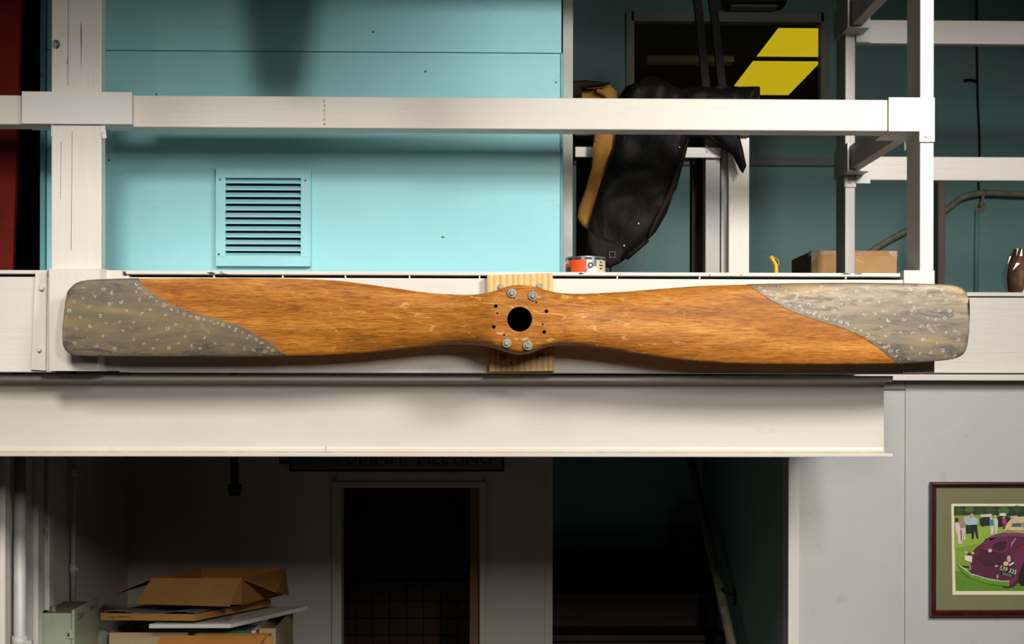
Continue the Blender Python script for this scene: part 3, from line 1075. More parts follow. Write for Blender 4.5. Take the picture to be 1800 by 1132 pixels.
def rings(sh, seam, side, loose):
    """small pale solder rings over the tacks, too small to pick apart"""
    v, f = [], []
    pts = []
    L = [0]
    for a, b in zip(seam, seam[1:]):
        L.append(L[-1] + math.hypot(b[0] - a[0], b[1] - a[1]))
    s = 8
    while s < L[-1] - 6:
        i = max(j for j in range(len(L)) if L[j] <= s)
        i = min(i, len(seam) - 2)
        t = (s - L[i]) / (L[i + 1] - L[i])
        x = seam[i][0] + t * (seam[i + 1][0] - seam[i][0])
        y = seam[i][1] + t * (seam[i + 1][1] - seam[i][1])
        dx, dy = seam[i + 1][0] - seam[i][0], seam[i + 1][1] - seam[i][1]
        l = math.hypot(dx, dy)
        pts.append((x + side * dy / l * 8.0, y - side * dx / l * 8.0, random.uniform(2.4, 3.9)))
        s += random.uniform(9.5, 14)
    pts += [(x, y, random.uniform(2.2, 3.7)) for x, y in loose]
    for (x, y, r) in pts:
        t_, b_ = outl(x)
        if y < t_ + 6 or y > b_ - 6:
            continue
        sg = 9
        sq = random.uniform(0.65, 1.0)
        ph = random.uniform(0, 6.28)
        arc = random.uniform(0.62, 1.0)
        b0 = len(v)
        wdt = random.uniform(0.38, 0.62)
        for k in range(sg + 1):
            an = ph + 2 * math.pi * arc * k / sg
            for rr in (1.0, wdt):
                v.append(front_point(x + r * rr * math.cos(an), y + r * rr * sq * math.sin(an), 0.0019))
        for k in range(sg):
            f.append((b0 + 2 * k, b0 + 2 * k + 2, b0 + 2 * k + 3, b0 + 2 * k + 1))
    o = obj('solder_ring', v, f, M_ring, sh)
    o['kind'] = 'stuff'
    return o


def scatter(poly_test, x0, x1, y0, y1, n, dmin):
    out = []
    tries = 0
    while len(out) < n and tries < 6000:
        tries += 1
        x, y = random.uniform(x0, x1), random.uniform(y0, y1)
        if poly_test(x, y) and all((x - a) ** 2 + (y - b) ** 2 > dmin * dmin for a, b in out):
            out.append((x, y))
    return out


sl_ = sheath(seam_l, 111, -1, 'darkened sheet metal tip of the left blade')
sr_ = sheath(seam_r, 1703, 1, 'brighter sheet metal tip of the right blade')
sxl, syl = [t[0] for t in seam_l], [t[1] for t in seam_l]
sxr, syr = [t[0] for t in seam_r], [t[1] for t in seam_r]
rings(sl_, seam_l, -1, scatter(lambda x, y: x < np.interp(y, syl, sxl) - 22, 122, 490, 496, 618, 52, 15))
rings(sr_, seam_r, 1, scatter(lambda x, y: x > np.interp(y, syr, sxr) + 22, 1330, 1692, 506, 630, 60, 15))

# ------------------------------------------------------------------ pine mounting board
mb = thing('mounting_board', 'short pine board bolted to the fascia behind the propeller hub', 'board', P(915, 653, -0.036))
brd = prism('board', [(856, 483.5), (971.5, 479.7), (975, 652), (860, 653.5)], -0.0365, -0.0005, M_pine, mb, 0.0015)
drill(brd, [(hc_(913.5, 561), 0.036, -0.1, -0.004, 1.0)])  # hole walls and bottom black, its shade put into the colour
for (px, py) in ((880, 505.3), (948, 503.5), (882.7, 628.5), (948, 627)):
    hexbolt('bolt', P(px, py, -0.0365), 0.0065, 0.010, M_zinc, mb, washer=0.0105)
spc = lathe('spacer', [(0.05, 0), (0.085, 0), (0.085, 0.026), (0.05, 0.026), (0.05, 0)], P(914, 562, -0.0365), (0, -1, 0), M_darkwood, mb, 32)
kn = P(898.5, 638, -0.0368)
box('nail_hole', kn.x - 0.002, kn.x + 0.002, -0.0369, -0.03, kn.z - 0.006, kn.z + 0.006, M_ink, mb, 0)

# ------------------------------------------------------------------ things on the deck, behind the rail
# grey jamb post beside the blue wall end
tag(box('jamb_post', P(989, 250, 0.42).x, P(1007, 250, 0.42).x, 0.42, 0.50, Z_LEDGE - 0.02, 4.78, M_grease, bev=0.003),
    'narrow grey post just right of the blue wall end', 'post')

# open shelf unit that carries the leather clothing
ZK = Z_LEDGE - 0.02
YS = 0.50
su = thing('shelf_unit', 'dark shelf on white posts behind the rail, leather clothes over it', 'shelf', P(1250, 470, YS))
x0, x1, z0, z1 = prect(1010, 212, 1317, 239, YS)
box('shelf_board', x0, x1, YS, YS + 0.55, z0, z1, M_darkwood, su, 0.002)
zsh = z1
for (a, b, yy, dd, m_) in ((1281, 1317, YS + 0.02, 0.09, M_white_z), (1267.5, 1278, YS + 0.05, 0.04, M_grease), (1240, 1265.5, YS + 0.03, 0.07, M_grease), (1014, 1040, YS + 0.45, 0.05, M_darkwood)):
    xx0, xx1 = P(a, 380, yy).x, P(b, 380, yy).x
    box('post', xx0, xx1, yy, yy + dd, ZK, z0, m_, su, 0.002)
xx0, xx1, zz0, zz1 = prect(1205, 259, 1267, 277, YS + 0.012)
box('cross_rail', P(1011, 268, YS + 0.012).x, xx1, YS + 0.012, YS + 0.03, zz0, zz1, M_white_x, su, 0.002)
hexbolt('screw', P(1241.5, 267, YS + 0.012), 0.0025, 0.001, M_rust, su, 8)
hexbolt('screw', P(1264, 272, YS + 0.012), 0.0025, 0.001, M_rust, su, 8)
xx0, xx1 = P(1216, 380, YS + 0.2).x, P(1236, 380, YS + 0.2).x
box('dark_post', xx0, xx1, YS + 0.2, YS + 0.26, ZK, z0, M_darkwood, su, 0.002)


def cloth(name, pts, Y, thick, mat, parent, bulge=0.03, folds=0.012, seed=1, cuts=4, smooth=True, fx=(30, 9)):
    """soft sheet with the outline pts (pixels), folds and a rounded edge, both faces modelled"""
    rnd = random.Random(seed)
    poly = [P(x, y, Y) for x, y in pts]
    xy = np.array([(p.x, p.z) for p in poly])
    bm = bmesh.new()
    vs = [bm.verts.new((p.x, Y, p.z)) for p in poly]
    bm.faces.new(vs)
    bmesh.ops.triangulate(bm, faces=list(bm.faces), ngon_method='BEAUTY')
    for c in range(cuts):
        bmesh.ops.subdivide_edges(bm, edges=list(bm.edges), cuts=1, use_grid_fill=False)
        bmesh.ops.triangulate(bm, faces=list(bm.faces))
        if c < cuts - 1:
            bmesh.ops.beautify_fill(bm, faces=list(bm.faces), edges=list(bm.edges))
    bm.verts.ensure_lookup_table()
    co = np.array([(v.co.x, v.co.z) for v in bm.verts])
    d = np.full(len(co), 9.0)
    for i in range(len(xy)):
        a, b = xy[i], xy[(i + 1) % len(xy)]
        ab = b - a
        t = np.clip(((co - a) @ ab) / max(ab @ ab, 1e-9), 0, 1)
        d = np.minimum(d, np.linalg.norm(co - (a + t[:, None] * ab), axis=1))
    e = np.sqrt(np.clip(d / max(bulge, 1e-4), 0, 1) * (2 - np.clip(d / max(bulge, 1e-4), 0, 1)))
    ph = [rnd.uniform(0, 6.28) for _ in range(4)]
    ax, az = fx
    fo = np.sin(co[:, 0] * ax + co[:, 1] * az + ph[0] + 1.6 * np.sin(co[:, 1] * 14 + ph[1])) + 0.6 * np.sin(co[:, 0] * ax * 1.9 - co[:, 1] * az * 1.4 + ph[2])
    front = -e * (thick / 2 + bulge * 0.4) - e * folds * fo
    back = e * thick / 2 - e * folds * 0.6 * fo
    n = len(co)
    verts = [(co[i, 0], Y + front[i], co[i, 1]) for i in range(n)] + [(co[i, 0], Y + max(back[i], front[i] + 0.002), co[i, 1]) for i in range(n)]
    bm.faces.ensure_lookup_table()
    tri = [tuple(v.index for v in f.verts) for f in bm.faces]
    bnd = [tuple(v.index for v in ed.verts) for ed in bm.edges if len(ed.link_faces) == 1]
    bm.free()
    faces = tri + [tuple(i + n for i in t[::-1]) for t in tri] + [(a, b, b + n, a + n) for a, b in bnd]
    bm2 = bmesh.new()
    vv2 = [bm2.verts.new(v) for v in verts]
    for f in faces:
        try:
            bm2.faces.new([vv2[i] for i in f])
        except ValueError:
            pass
    return from_bm(name, bm2, mat, parent, smooth)


YJ = YS - 0.06
jk = thing('leather_coat', 'black leather coat hanging over the dark shelf edge, tan lining at its left', 'coat', P(1090, 470, YJ))
cloth('coat_body', [(1087, 212), (1081, 255), (1062, 307), (1046, 357), (1034, 400), (1033, 425), (1039, 450), (1058, 468), (1073, 471), (1090, 462), (1120, 440), (1153, 408), (1173, 373), (1185, 336), (1203, 284), (1212, 242), (1214, 212)],
      YJ, 0.03, M_leather, jk, 0.045, 0.010, 3, 4, fx=(16, -22))
cloth('tan_lining', [(1046, 212), (1090, 212), (1084, 262), (1066, 307), (1048, 363), (1036, 405), (1024, 397), (1014.6, 383), (1017, 364), (1029.5, 331), (1041, 289), (1045, 250)],
      YJ + 0.035, 0.012, M_tan, jk, 0.02, 0.004, 5, 4)
cloth('cuff', [(1033, 403), (1052, 416), (1080, 424), (1100, 438), (1090, 461), (1073, 471), (1052, 466), (1039, 450), (1033, 425)], YJ - 0.034, 0.008, M_leather2, jk, 0.015, 0.002, 8, 3)
cloth('seam_flap', [(1212, 240), (1207, 262), (1190, 330), (1172, 362), (1150, 405), (1140, 420), (1140, 405), (1163, 358), (1178, 325), (1190, 285), (1202, 255)], YJ - 0.036, 0.006, M_leather2, jk, 0.008, 0.002, 9, 3)
cloth('belt_end', [(1135, 418), (1142, 424), (1104, 457), (1093, 452)], YJ - 0.03, 0.006, M_leather, jk, 0.006, 0.0, 2, 2)
for (px, py) in ((1194.5, 259), (1122.5, 393), (1097, 432)):
    hexbolt('stud', P(px, py, YJ - 0.048), 0.0032, 0.003, M_zinc, jk, 10)
lathe('buckle', [(0.010, 0), (0.017, 0), (0.017, 0.005), (0.010, 0.005), (0.010, 0)], P(1076, 448, YJ - 0.046), (0, -1, 0), M_darkmetal, jk, 4)
cs_ = [P(1128, 436, YJ), P(1133, 446, YJ), P(1131, 458, YJ), P(1128, 468, YJ)]
tube('cord', curve_pts(cs_, 4), [0.001] * 9 + [0.002] * 4, M_brownbag, jk, 6)
tube('strap', [P(1072.5, 462, YJ), P(1073, 480, YJ)], 0.0025, M_leather, jk, 6)

j2 = thing('leather_chaps', 'crumpled black leather garment heaped on the shelf with one pointed tail', 'garment', P(1200, 222, YS + 0.1))
cloth('heap', [(1090, 216), (1085, 175), (1100, 152), (1130, 142), (1165, 143), (1195, 158), (1230, 154), (1262, 158), (1300, 153), (1335, 155), (1331, 172), (1326, 216)], YS + 0.10, 0.16, M_leather, j2, 0.05, 0.012, 11, 4)
cloth('tail', [(1206, 214), (1206, 238), (1252, 243), (1268, 257), (1288, 273), (1300, 298), (1306, 305), (1312, 292), (1306, 262), (1299, 235), (1297, 214)], YS - 0.03, 0.02, M_leather, j2, 0.02, 0.004, 12, 4)

j3 = thing('tan_satchel', 'worn tan leather satchel with dark flap lying beside the blue wall end', 'bag', P(1040, 222, YS + 0.2))
cloth('body', [(992, 213), (1006, 158), (1035, 150), (1072, 151), (1084, 162), (1088, 213)], YS + 0.36, 0.10, M_tan, j3, 0.04, 0.01, 21, 4)
cloth('flap', [(990, 213), (992, 150), (1005, 142), (1030, 141), (1074, 146), (1062, 152), (1022, 156), (1012, 170), (1024, 213)], YS + 0.26, 0.03, M_leather2, j3, 0.015, 0.004, 22, 4)
tube('handle', curve_pts([P(1050, 160, YS + 0.29), P(1066, 168, YS + 0.27), P(1074, 186, YS + 0.27), P(1075, 208, YS + 0.27)], 5), 0.011, M_tan, j3, 10)
hb = thing('domed_cap', 'dark domed cap with a pale band behind the leather heap', 'cap', P(1143, 212, YS + 0.42))
hcx, hcz = P(1143, 212, YS + 0.40).x, zsh + 0.0005
hh = P(1143, 131, YS + 0.40).z - hcz
lathe('dome', [(0.0, 0), (0.112, 0)] + [(0.112 * math.cos(a), 0.03 + (hh - 0.03) * math.sin(a)) for a in [math.pi / 2 * k / 9 for k in range(10)]], (hcx, YS + 0.42, hcz), (0, 0, 1), M_darkmetal, hb, 36, True)
lathe('band', [(0.113, hh * 0.45), (0.1145, hh * 0.45), (0.100, hh * 0.68), (0.098, hh * 0.68)], (hcx, YS + 0.42, hcz), (0, 0, 1), M_brownpost, hb, 36, True)

# two dark leaning poles
for (a, b, lab) in (((1225, -60), (1246, 205), 'left of two dark leaning poles in front of the window'), ((1251, -60), (1275, 205), 'right of two dark leaning poles in front of the window')):
    yy = YS + 0.45
    p0, p1 = P(b[0], b[1], yy), P(a[0] - 5, a[1], yy)
    d = (p1 - p0)
    t = thing('leaning_pole', lab, 'pole', p0, 'dark leaning poles')
    ang = math.atan2(d.x, d.z)
    rot = Matrix.Translation(p0) @ Matrix.Rotation(ang, 4, 'Y') @ Matrix.Translation(-p0)
    box('shaft', p0.x - 0.016, p0.x + 0.016, p0.y - 0.012, p0.y + 0.012, p0.z, p0.z + d.length, M_pole, t, 0.003, rot)
    box('end_band', p0.x - 0.018, p0.x + 0.018, p0.y - 0.014, p0.y + 0.014, p0.z, p0.z + 0.03, M_darkmetal, t, 0.002, rot)

# tin on the ledge
tc = P(1029, 480, 0.12)
tn = thing('tin_can', 'small tin with orange and white paper label on the ledge', 'can', (tc.x, 0.12, zl1))
rt = 35 * S(0.12)
M_lab = [M_tin, plain('orange_label', 'E8521E', 0.45, var=0.05), plain('white_label', 'E6E2DA', 0.45, var=0.04), plain('beige_label', 'C9BE9E', 0.5, var=0.05), plain('dark_label', '2A2F30', 0.5, var=0.1)]
ht = P(1029, 450, 0.12 - rt).z - zl1


def canpick(i, k):
    an = 2 * math.pi * (k + 0.5) / 72
    # angle measured from the side that faces the hall
    v = (math.cos(an) * ca.x + math.sin(an) * cb.x, math.cos(an) * ca.y + math.sin(an) * cb.y)
    t = math.degrees(math.atan2(v[0], -v[1]))   # 0 = towards hall, + = right
    if i in (2, 3, 4, 5):
        if t < -48 and i < 4:
            return 4
        if -95 < t < 0:
            return 2 if i == 5 and t < -60 else 1
        if 0 <= t < 10:
            return 2
        if 10 <= t < 28:
            return 0 if i > 3 else 2
        if 28 <= t < 100:
            return 3
        return 0
    if i == 6:
        return 4 if (k // 2) % 3 else 0
    return 0


axz = Vector((0, 0, 1))
ca = axz.orthogonal().normalized()
cb = axz.cross(ca)
lathe('can', [(0, 0), (rt * 0.98, 0), (rt, 0.002), (rt, ht * 0.25), (rt, ht * 0.42), (rt, ht * 0.62), (rt, ht * 0.80), (rt, ht * 0.93), (rt * 1.015, ht * 0.95), (rt * 1.015, ht), (rt * 0.96, ht), (rt * 0.96, ht - 0.004), (0, ht - 0.004)],
      (tc.x, 0.12, zl1 + 0.0003), (0, 0, 1), M_tin, tn, 72, False, M_lab, canpick)
zt_ = zl1 + 0.0003
pc = P(1038, 466, 0.12 - rt)
lathe('round_emblem', [(0, 0), (0.004, 0.0), (0.004, 0.0006), (0.0, 0.0006)], pc + Vector((0, -0.0012, 0)), (0, -1, 0), M_lab[2], tn, 20)
lathe('emblem_ring', [(0.0042, 0), (0.0095, 0), (0.0095, 0.0006), (0.0042, 0.0006), (0.0042, 0)], pc + Vector((0, -0.001, 0)), (0.1, -1, 0), M_lab[4], tn, 24)
box('emblem_stem', pc.x - 0.0012, pc.x + 0.0012, pc.y - 0.0018, pc.y + 0.001, pc.z - 0.030, pc.z - 0.006, M_lab[4], tn, 0,
    Matrix.Translation(pc) @ Matrix.Rotation(math.radians(40), 4, 'Y') @ Matrix.Translation(-pc))
for k, (zz, wq) in enumerate(((0.018, 0.006), (0.028, 0.009), (0.038, 0.006))):
    th = math.radians(47)
    cx_, cy_ = tc.x + rt * math.sin(th), 0.12 - rt * math.cos(th)
    tx = Vector((math.cos(th), math.sin(th), 0))
    nrm = Vector((math.sin(th), -math.cos(th), 0))
    c0 = Vector((cx_, cy_, zt_ + zz)) + nrm * 0.0004
    obj('print_mark', [c0 - tx * wq - axz * 0.0022, c0 + tx * wq - axz * 0.0022, c0 + tx * wq + axz * 0.0022, c0 - tx * wq + axz * 0.0022], [(0, 1, 2, 3)], M_lab[4], tn)

# yellow nozzle
yn = thing('caulk_nozzle', 'small bent yellow plastic nozzle standing on the deck', 'nozzle', P(1363, 482, 0.30))
pz = 0.30
tube('tube', curve_pts([Vector((P(1364, 470, pz).x, pz, Z_LEDGE - 0.02)), P(1364, 470, pz), P(1362, 463, pz), P(1356, 453, pz)], 4), [0.0075] * 5 + [0.0065] * 8, M_yellow, yn, 12)
tube('tip', [P(1356.5, 454, pz), P(1354.5, 450.5, pz)], [0.0088, 0.0084], M_yellow, yn, 12)
tube('tether', curve_pts([P(1358, 452, pz), P(1367, 456, pz), P(1369, 464, pz), P(1366, 467, pz)], 5), 0.0012, M_yellow, yn, 6)

# taped cardboard box
YC = 1.35
x0, x1, z0, z1 = prect(1426, 441, 1577, 500, YC)
cbx = thing('taped_carton', 'taped brown cardboard carton on the deck behind the rear post', 'box', (x0, YC, Z_LEDGE - 0.02))
box('carton', x0, x1, YC, YC + 0.40, Z_LEDGE - 0.02, z1, M_cardlight, cbx, 0.004)
tp = plain('packing_tape', 'B4813F', 0.12, var=0.08, bmp=0.5, nscale=20)
box('tape', x0 - 0.0008, x1 + 0.0008, YC - 0.0008, YC + 0.05, z1 - 0.02, z1 + 0.0008, tp, cbx, 0)
for sgn, xx in ((-1, x0), (1, x1)):
    prism('tape_corner', [(1426.5, 441.5), (1438, 441.5), (1436, 452), (1430, 459), (1427, 461)] if sgn < 0 else [(1576.5, 441.5), (1562, 441.5), (1566, 449), (1574, 452), (1576, 458)], YC - 0.002, YC, M_wrap, cbx)
bl = P(1511, 460, YC)
box('tape_scrap', bl.x - 0.016, bl.x + 0.016, YC - 0.0012, YC, bl.z - 0.0022, bl.z + 0.0022, M_yellow, cbx, 0, Matrix.Translation(bl) @ Matrix.Rotation(math.radians(22), 4, 'Y') @ Matrix.Translation(-bl))

# trims and fittings of the far wall
struct(box('trim_3', P(1008, 285, YB).x, P(1495, 285, YB).x, YB - 0.05, YB, P(1390, 293, YB).z, P(1390, 280, YB).z, M_grease, bev=0.004), 'grey horizontal trim on the far blue wall')
struct(box('trim_4', P(1649, 420, 2.9).x, P(1662, 420, 2.9).x, 2.9, 2.98, Z_LEDGE - 0.02, P(1655, 290, 2.9).z, M_brownpost, bev=0.003), 'brown grey upright near the far wall')
hr = thing('pipe_handrail', 'bent cream pipe handrail on the far blue wall', 'handrail', P(1722, 370, YB))
yh = YB - 0.09
tube('pipe', curve_pts([P(1420, 520, yh), P(1540, 436, yh), P(1600, 402, yh), P(1660, 370, yh), P(1690, 348, yh), P(1712, 341, yh), P(1735, 339, yh), P(1800, 341, yh), P(1900, 343, yh)], 6), 0.017, M_handrail, hr, 14)
tube('bracket_arm', curve_pts([P(1729, 342, yh), P(1727, 352, yh), P(1723, 360, yh + 0.03), P(1722, 364, YB)], 4), 0.008, M_handrail, hr, 10)
lathe('wall_plate', [(0, 0), (0.030, 0), (0.034, 0.008), (0, 0.012)], P(1722.5, 364, YB), (0, -1, 0), M_handrail, hr, 24)
cbx_ = thing('wall_cable', 'thin dark cable running down the far blue wall with a knotted clip', 'cable', P(1720, 520, YB))
tube('cable', curve_pts([P(1717, -40, YB - 0.012), P(1717, 60, YB - 0.012), P(1718, 134, YB - 0.012), P(1719, 180, YB - 0.012), P(1722, 260, YB - 0.012), P(1720, 340, YB - 0.012)], 5), 0.006, M_darkmetal, cbx_, 8)
tube('clip', [P(1695, 142, YB - 0.02), P(1705, 140, YB - 0.02), P(1717, 143, YB - 0.02)], [0.010, 0.007, 0.009], M_darkmetal, cbx_, 8)
cd_ = tag(tube('wall_conduit', [P(1718, 368, YB - 0.014), P(1717, 420, YB - 0.014), P(1716, 524, YB - 0.014)], 0.013, M_bluefar), 'blue painted conduit under the pipe handrail', 'conduit')
fx_ = thing('wall_fixture', 'dark box fixture at the top above the window', 'fixture', P(1330, 8, YB))
x0, x1, z0, z1 = prect(1277, -40, 1384, 6, YB - 0.14)
box('housing', x0, x1, YB - 0.14, YB, z0, z1, M_darkmetal, fx_, 0.01)
box('lip', x0 + 0.03, x1 - 0.05, YB - 0.12, YB - 0.02, z0 - 0.012, z0, M_grease, fx_, 0.003)

# wrapped roll at the right edge
wrp = thing('wrapped_roll', 'brown roll in clear plastic wrap at the far right edge', 'roll', (P(1806, 470, 1.35).x, 1.35, Z_LEDGE - 0.02))
prf_ = [(0, 0)] + [(34 * S(1.35) * (0.55 + 0.45 * math.sin(math.pi * t)), t * 0.25) for t in [k / 8 for k in range(9)]] + [(0, 0.25)]
lathe('core', [(r * 0.8, h) for r, h in prf_], (P(1813, 470, 1.35).x, 1.45, Z_LEDGE - 0.02), (0, 0, 1), M_brownbag, wrp, 24, True)
wv = []
ow = lathe('plastic_wrap', prf_, (P(1813, 470, 1.35).x, 1.45, Z_LEDGE - 0.02), (0, 0, 1), M_wrap, wrp, 30, False)
for v in ow.data.vertices:
    v.co += Vector((random.uniform(-1, 1), random.uniform(-1, 1), random.uniform(-0.4, 0.4))) * 0.006

# ------------------------------------------------------------------ window in the far wall, room beyond
wn = struct(box('window_1', wx0, wx1, YB - 0.03, YB + 0.04, wz1 - 0.03, wz1 + 0.025, M_winframe, bev=0.003), 'dark interior window with pale frame in the far wall')
box('window_frame', wx0 - 0.025, wx0 + 0.02, YB - 0.03, YB + 0.04, wz0, wz1 + 0.025, M_winframe, wn, 0.003)
box('window_frame', wx1 - 0.02, wx1 + 0.025, YB - 0.03, YB + 0.04, wz0, wz1 + 0.025, M_winframe, wn, 0.003)
box('window_frame', wx0 - 0.03, wx1 + 0.03, YB - 0.04, YB + 0.04, wz0 - 0.03, wz0 + 0.02, M_winframe, wn, 0.003)
box('pane', wx0 + 0.02, wx1 - 0.02, YB + 0.015, YB + 0.02, wz0 + 0.02, wz1 - 0.03, M_glass, wn, 0)
M_inner = plain('brown_office_paint', '6A6238', 0.8, var=0.1)
struct(box('wall_window_room', -0.2, 5.0, 7.6, 7.7, 2.6, 5.2, M_inner, bev=0))
struct(box('wall_window_room_left', -0.3, -0.2, YB + 0.12, 7.7, 2.6, 5.2, M_inner, bev=0))
struct(box('wall_window_room_right', 4.0, 4.1, YB + 0.12, 7.7, 2.6, 5.2, M_inner, bev=0))
struct(box('floor_window_room', -0.3, 5.0, YB + 0.12, 7.7, 2.5, 2.6, M_inner, bev=0))
ZC2 = 4.60
struct(box('ceiling_window_room', -0.3, 5.0, YB + 0.12, 7.7, ZC2 + 0.02, ZC2 + 0.1, M_inner, bev=0))
M_panel = emission('yellow_light_panel', 'F0D41E', 0.62)
for (ya, yb_, lab) in ((8.62 - 4.608, 9.36 - 4.608, 'nearer yellow ceiling light panel seen through the window'), (9.47 - 4.608, 10.55 - 4.608, 'farther yellow ceiling light panel seen through the window')):
    lp = thing('ceiling_light', lab, 'light', (1.9, (ya + yb_) / 2, ZC2), 'yellow ceiling light panels')
    box('diffuser', 1.68, 2.13, ya, yb_, ZC2 - 0.004, ZC2 + 0.004, M_panel, lp, 0)
    for (a, b, c, d) in ((1.66, 1.68, ya - 0.02, yb_ + 0.02), (2.13, 2.15, ya - 0.02, yb_ + 0.02), (1.68, 2.13, ya - 0.02, ya), (1.68, 2.13, yb_, yb_ + 0.02)):
        box('frame', a, b, c, d, ZC2 - 0.008, ZC2 + 0.015, M_inner, lp, 0)
area('window_room_light', (1.9, 5.0, ZC2 - 0.05), (1.9, 5.0, 2.0), 0.4, 1.8, 2.2, (1.0, 0.9, 0.45))
cpx = P(1138, 102, 5.2)
tag(box('reflection_strip', P(1138, 102, 4.5).x, P(1290, 102, 4.5).x, 4.5, 4.6, P(1200, 108, 4.5).z, P(1200, 97, 4.5).z, M_whitefoam, bev=0.004), 'pale strip in place of a reflection, left of the yellow panels beyond the window', 'fixture')  # solid pale strip stands in for a reflection in the window

# ------------------------------------------------------------------ recess under the deck
# doorway trim, tiles, wooden jamb
df = struct(box('door_1', dx0 - 0.045, dx1 + 0.03, YD - 0.02, YD, dz, P(720, 846, YD).z, M_darkwall, bev=0.003), 'grey frame of the dark doorway')
box('door_frame', dx0 - 0.045, dx0, YD - 0.02, YD, 0, dz, M_darkwall, df, 0.003)
box('door_frame', dx1, dx1 + 0.03, YD - 0.02, YD, 0, dz, M_darkwall, df, 0.003)
box('head_board', P(592, 840, YD).x, P(848, 840, YD).x, YD - 0.012, YD, P(720, 846, YD).z, P(720, 829, YD).z, M_darkwall, df, 0.002)
box('wooden_jamb', P(826, 1000, YD + 0.03).x, dx1, YD + 0.02, YD + 0.09, 0, dz, cardboard('bare_wood_jamb', '8A6A3C'), df, 0.002)
tx0 = P(600, 1100, YD + 1.05).x - 0.2
tile_me = None
tz = P(720, 1027, YD + 1.04).z
tw = P(752, 1000, YD + 1.04).x - P(722, 1000, YD + 1.04).x
tr = bpy.data.objects['wall_door_room']
for r in range(6):
    for c in range(14):
        if tile_me is None:
            t_ = box('tile', 0, tw - 0.004, 0, 0.012, -(tw - 0.004), 0, M_tile, tr, 0.0015)
            tile_me = t_.data
        else:
            t_ = link(bpy.data.objects.new('tile', tile_me), tr)
        t_.location = (tx0 + c * tw, YD + 1.036, tz - r * tw)
box('tile_cap', tx0, tx0 + 14 * tw, YD + 1.03, YD + 1.05, tz + 0.002, tz + 0.015, M_tile, tr, 0.002)

# sign over the doorway
YG = YD - 0.0215
sg_ = thing('hanging_sign', 'tan sign board lettered SUMMIT MEETING above the doorway', 'sign', P(700, 826, YG))
x0, x1, z0, z1 = prect(512, 770, 883, 826, YG)
box('board', x0, x1, YG, YG + 0.02, z0, z1, M_sign, sg_, 0.002)
for (a, b, c, d) in ((x0 - 0.008, x1 + 0.008, z0 - 0.008, z0), (x0 - 0.008, x1 + 0.008, z1, z1 + 0.008), (x0 - 0.008, x0, z0, z1), (x1, x1 + 0.008, z0, z1)):
    box('frame', a, b, YG - 0.004, YG + 0.02, c, d, M_darkwood, sg_, 0.001)
tl, trr = P(588, 816, YG - 0.001), P(864, 816, YG - 0.001)
v_, f_ = text_geo('SUMMIT MEETING', 0.1)
wtx = max(p[0] for p in v_) - min(p[0] for p in v_)
for wd_, (pa, pb) in (('SUMMIT', (588, 714)), ('MEETING', (735, 864))):
    v_, f_ = text_geo(wd_, 0.1)
    wtx = max(p[0] for p in v_) - min(p[0] for p in v_)
    ta, tbb = P(pa, 816, YG - 0.001), P(pb, 816, YG - 0.001)
    lettering('lettering', wd_, 0.1, (ta + tbb) / 2 + Vector((0, 0, 0.001)), (1, 0, 0), (0, 0, 0.75), M_ink, sg_, (tbb.x - ta.x) / wtx)
tag(prism('green_board', [(490, 798), (612, 798), (612, 814), (490, 816)], YG - 0.024, YG - 0.0045, M_green), 'thin dark green board across the left of the sign', 'board')

# pipes on the left wall
def wallpipe(px, r, ztop, zbot, name, lab, mat, couplings=()):
    p = PXc(px, 900, XL + r + 0.012)
    t = thing(name, lab, 'pipe', (p.x, p.y, zbot))
    tube('pipe', [(p.x, p.y, zbot), (p.x, p.y, ztop)], r, mat, t, 18)
    for py in couplings:
        z = PXc(px, py, p.x).z
        tube('coupling', [(p.x, p.y, z - 0.022), (p.x, p.y, z + 0.022)], r * 1.35, mat, t, 18)
        box('strap', p.x - r, p.x + r * 2.2, p.y - 0.012, p.y + 0.012, z - 0.006, z + 0.006, mat, t, 0)
    return t


wallpipe(35, 0.021, 2.5, 0.0, 'wall_pipe', 'thick pale grey pipe on the left recess wall', M_conduit, (1128,))
wallpipe(129, 0.0105, 2.5, PXc(129, 1062, XL + 0.02).z, 'wall_pipe', 'thin grey conduit rising from the electrical box', M_conduit, (828, 1000))
lt = P(82, 925, 0.85)
lc = thing('light_pull', 'thin pull cord with a small clip on the left recess wall', 'cord', (XL + 0.03, lt.y, 1.8))
pl = PXc(82, 930, XL + 0.03)
tube('cord', [(pl.x, pl.y, 2.5), (pl.x, pl.y, pl.z - 0.04)], 0.0015, M_rust, lc, 6)
tube('clip', [(pl.x, pl.y, pl.z - 0.012), (pl.x, pl.y, pl.z + 0.012)], 0.005, M_conduit, lc, 8)
bpn = thing('stub_pipe', 'black capped pipe stub hanging from the underside of the deck', 'pipe', P(412, 800, YD - 0.5))
tube('pipe', [(P(412, 830, YD - 0.5).x, YD - 0.5, 2.52), P(412, 852, YD - 0.5)], 0.018, M_darkmetal, bpn, 14)
tube('cap', [P(413, 851, YD - 0.5), P(413, 871, YD - 0.5)], [0.033, 0.026], M_darkmetal, bpn, 16)

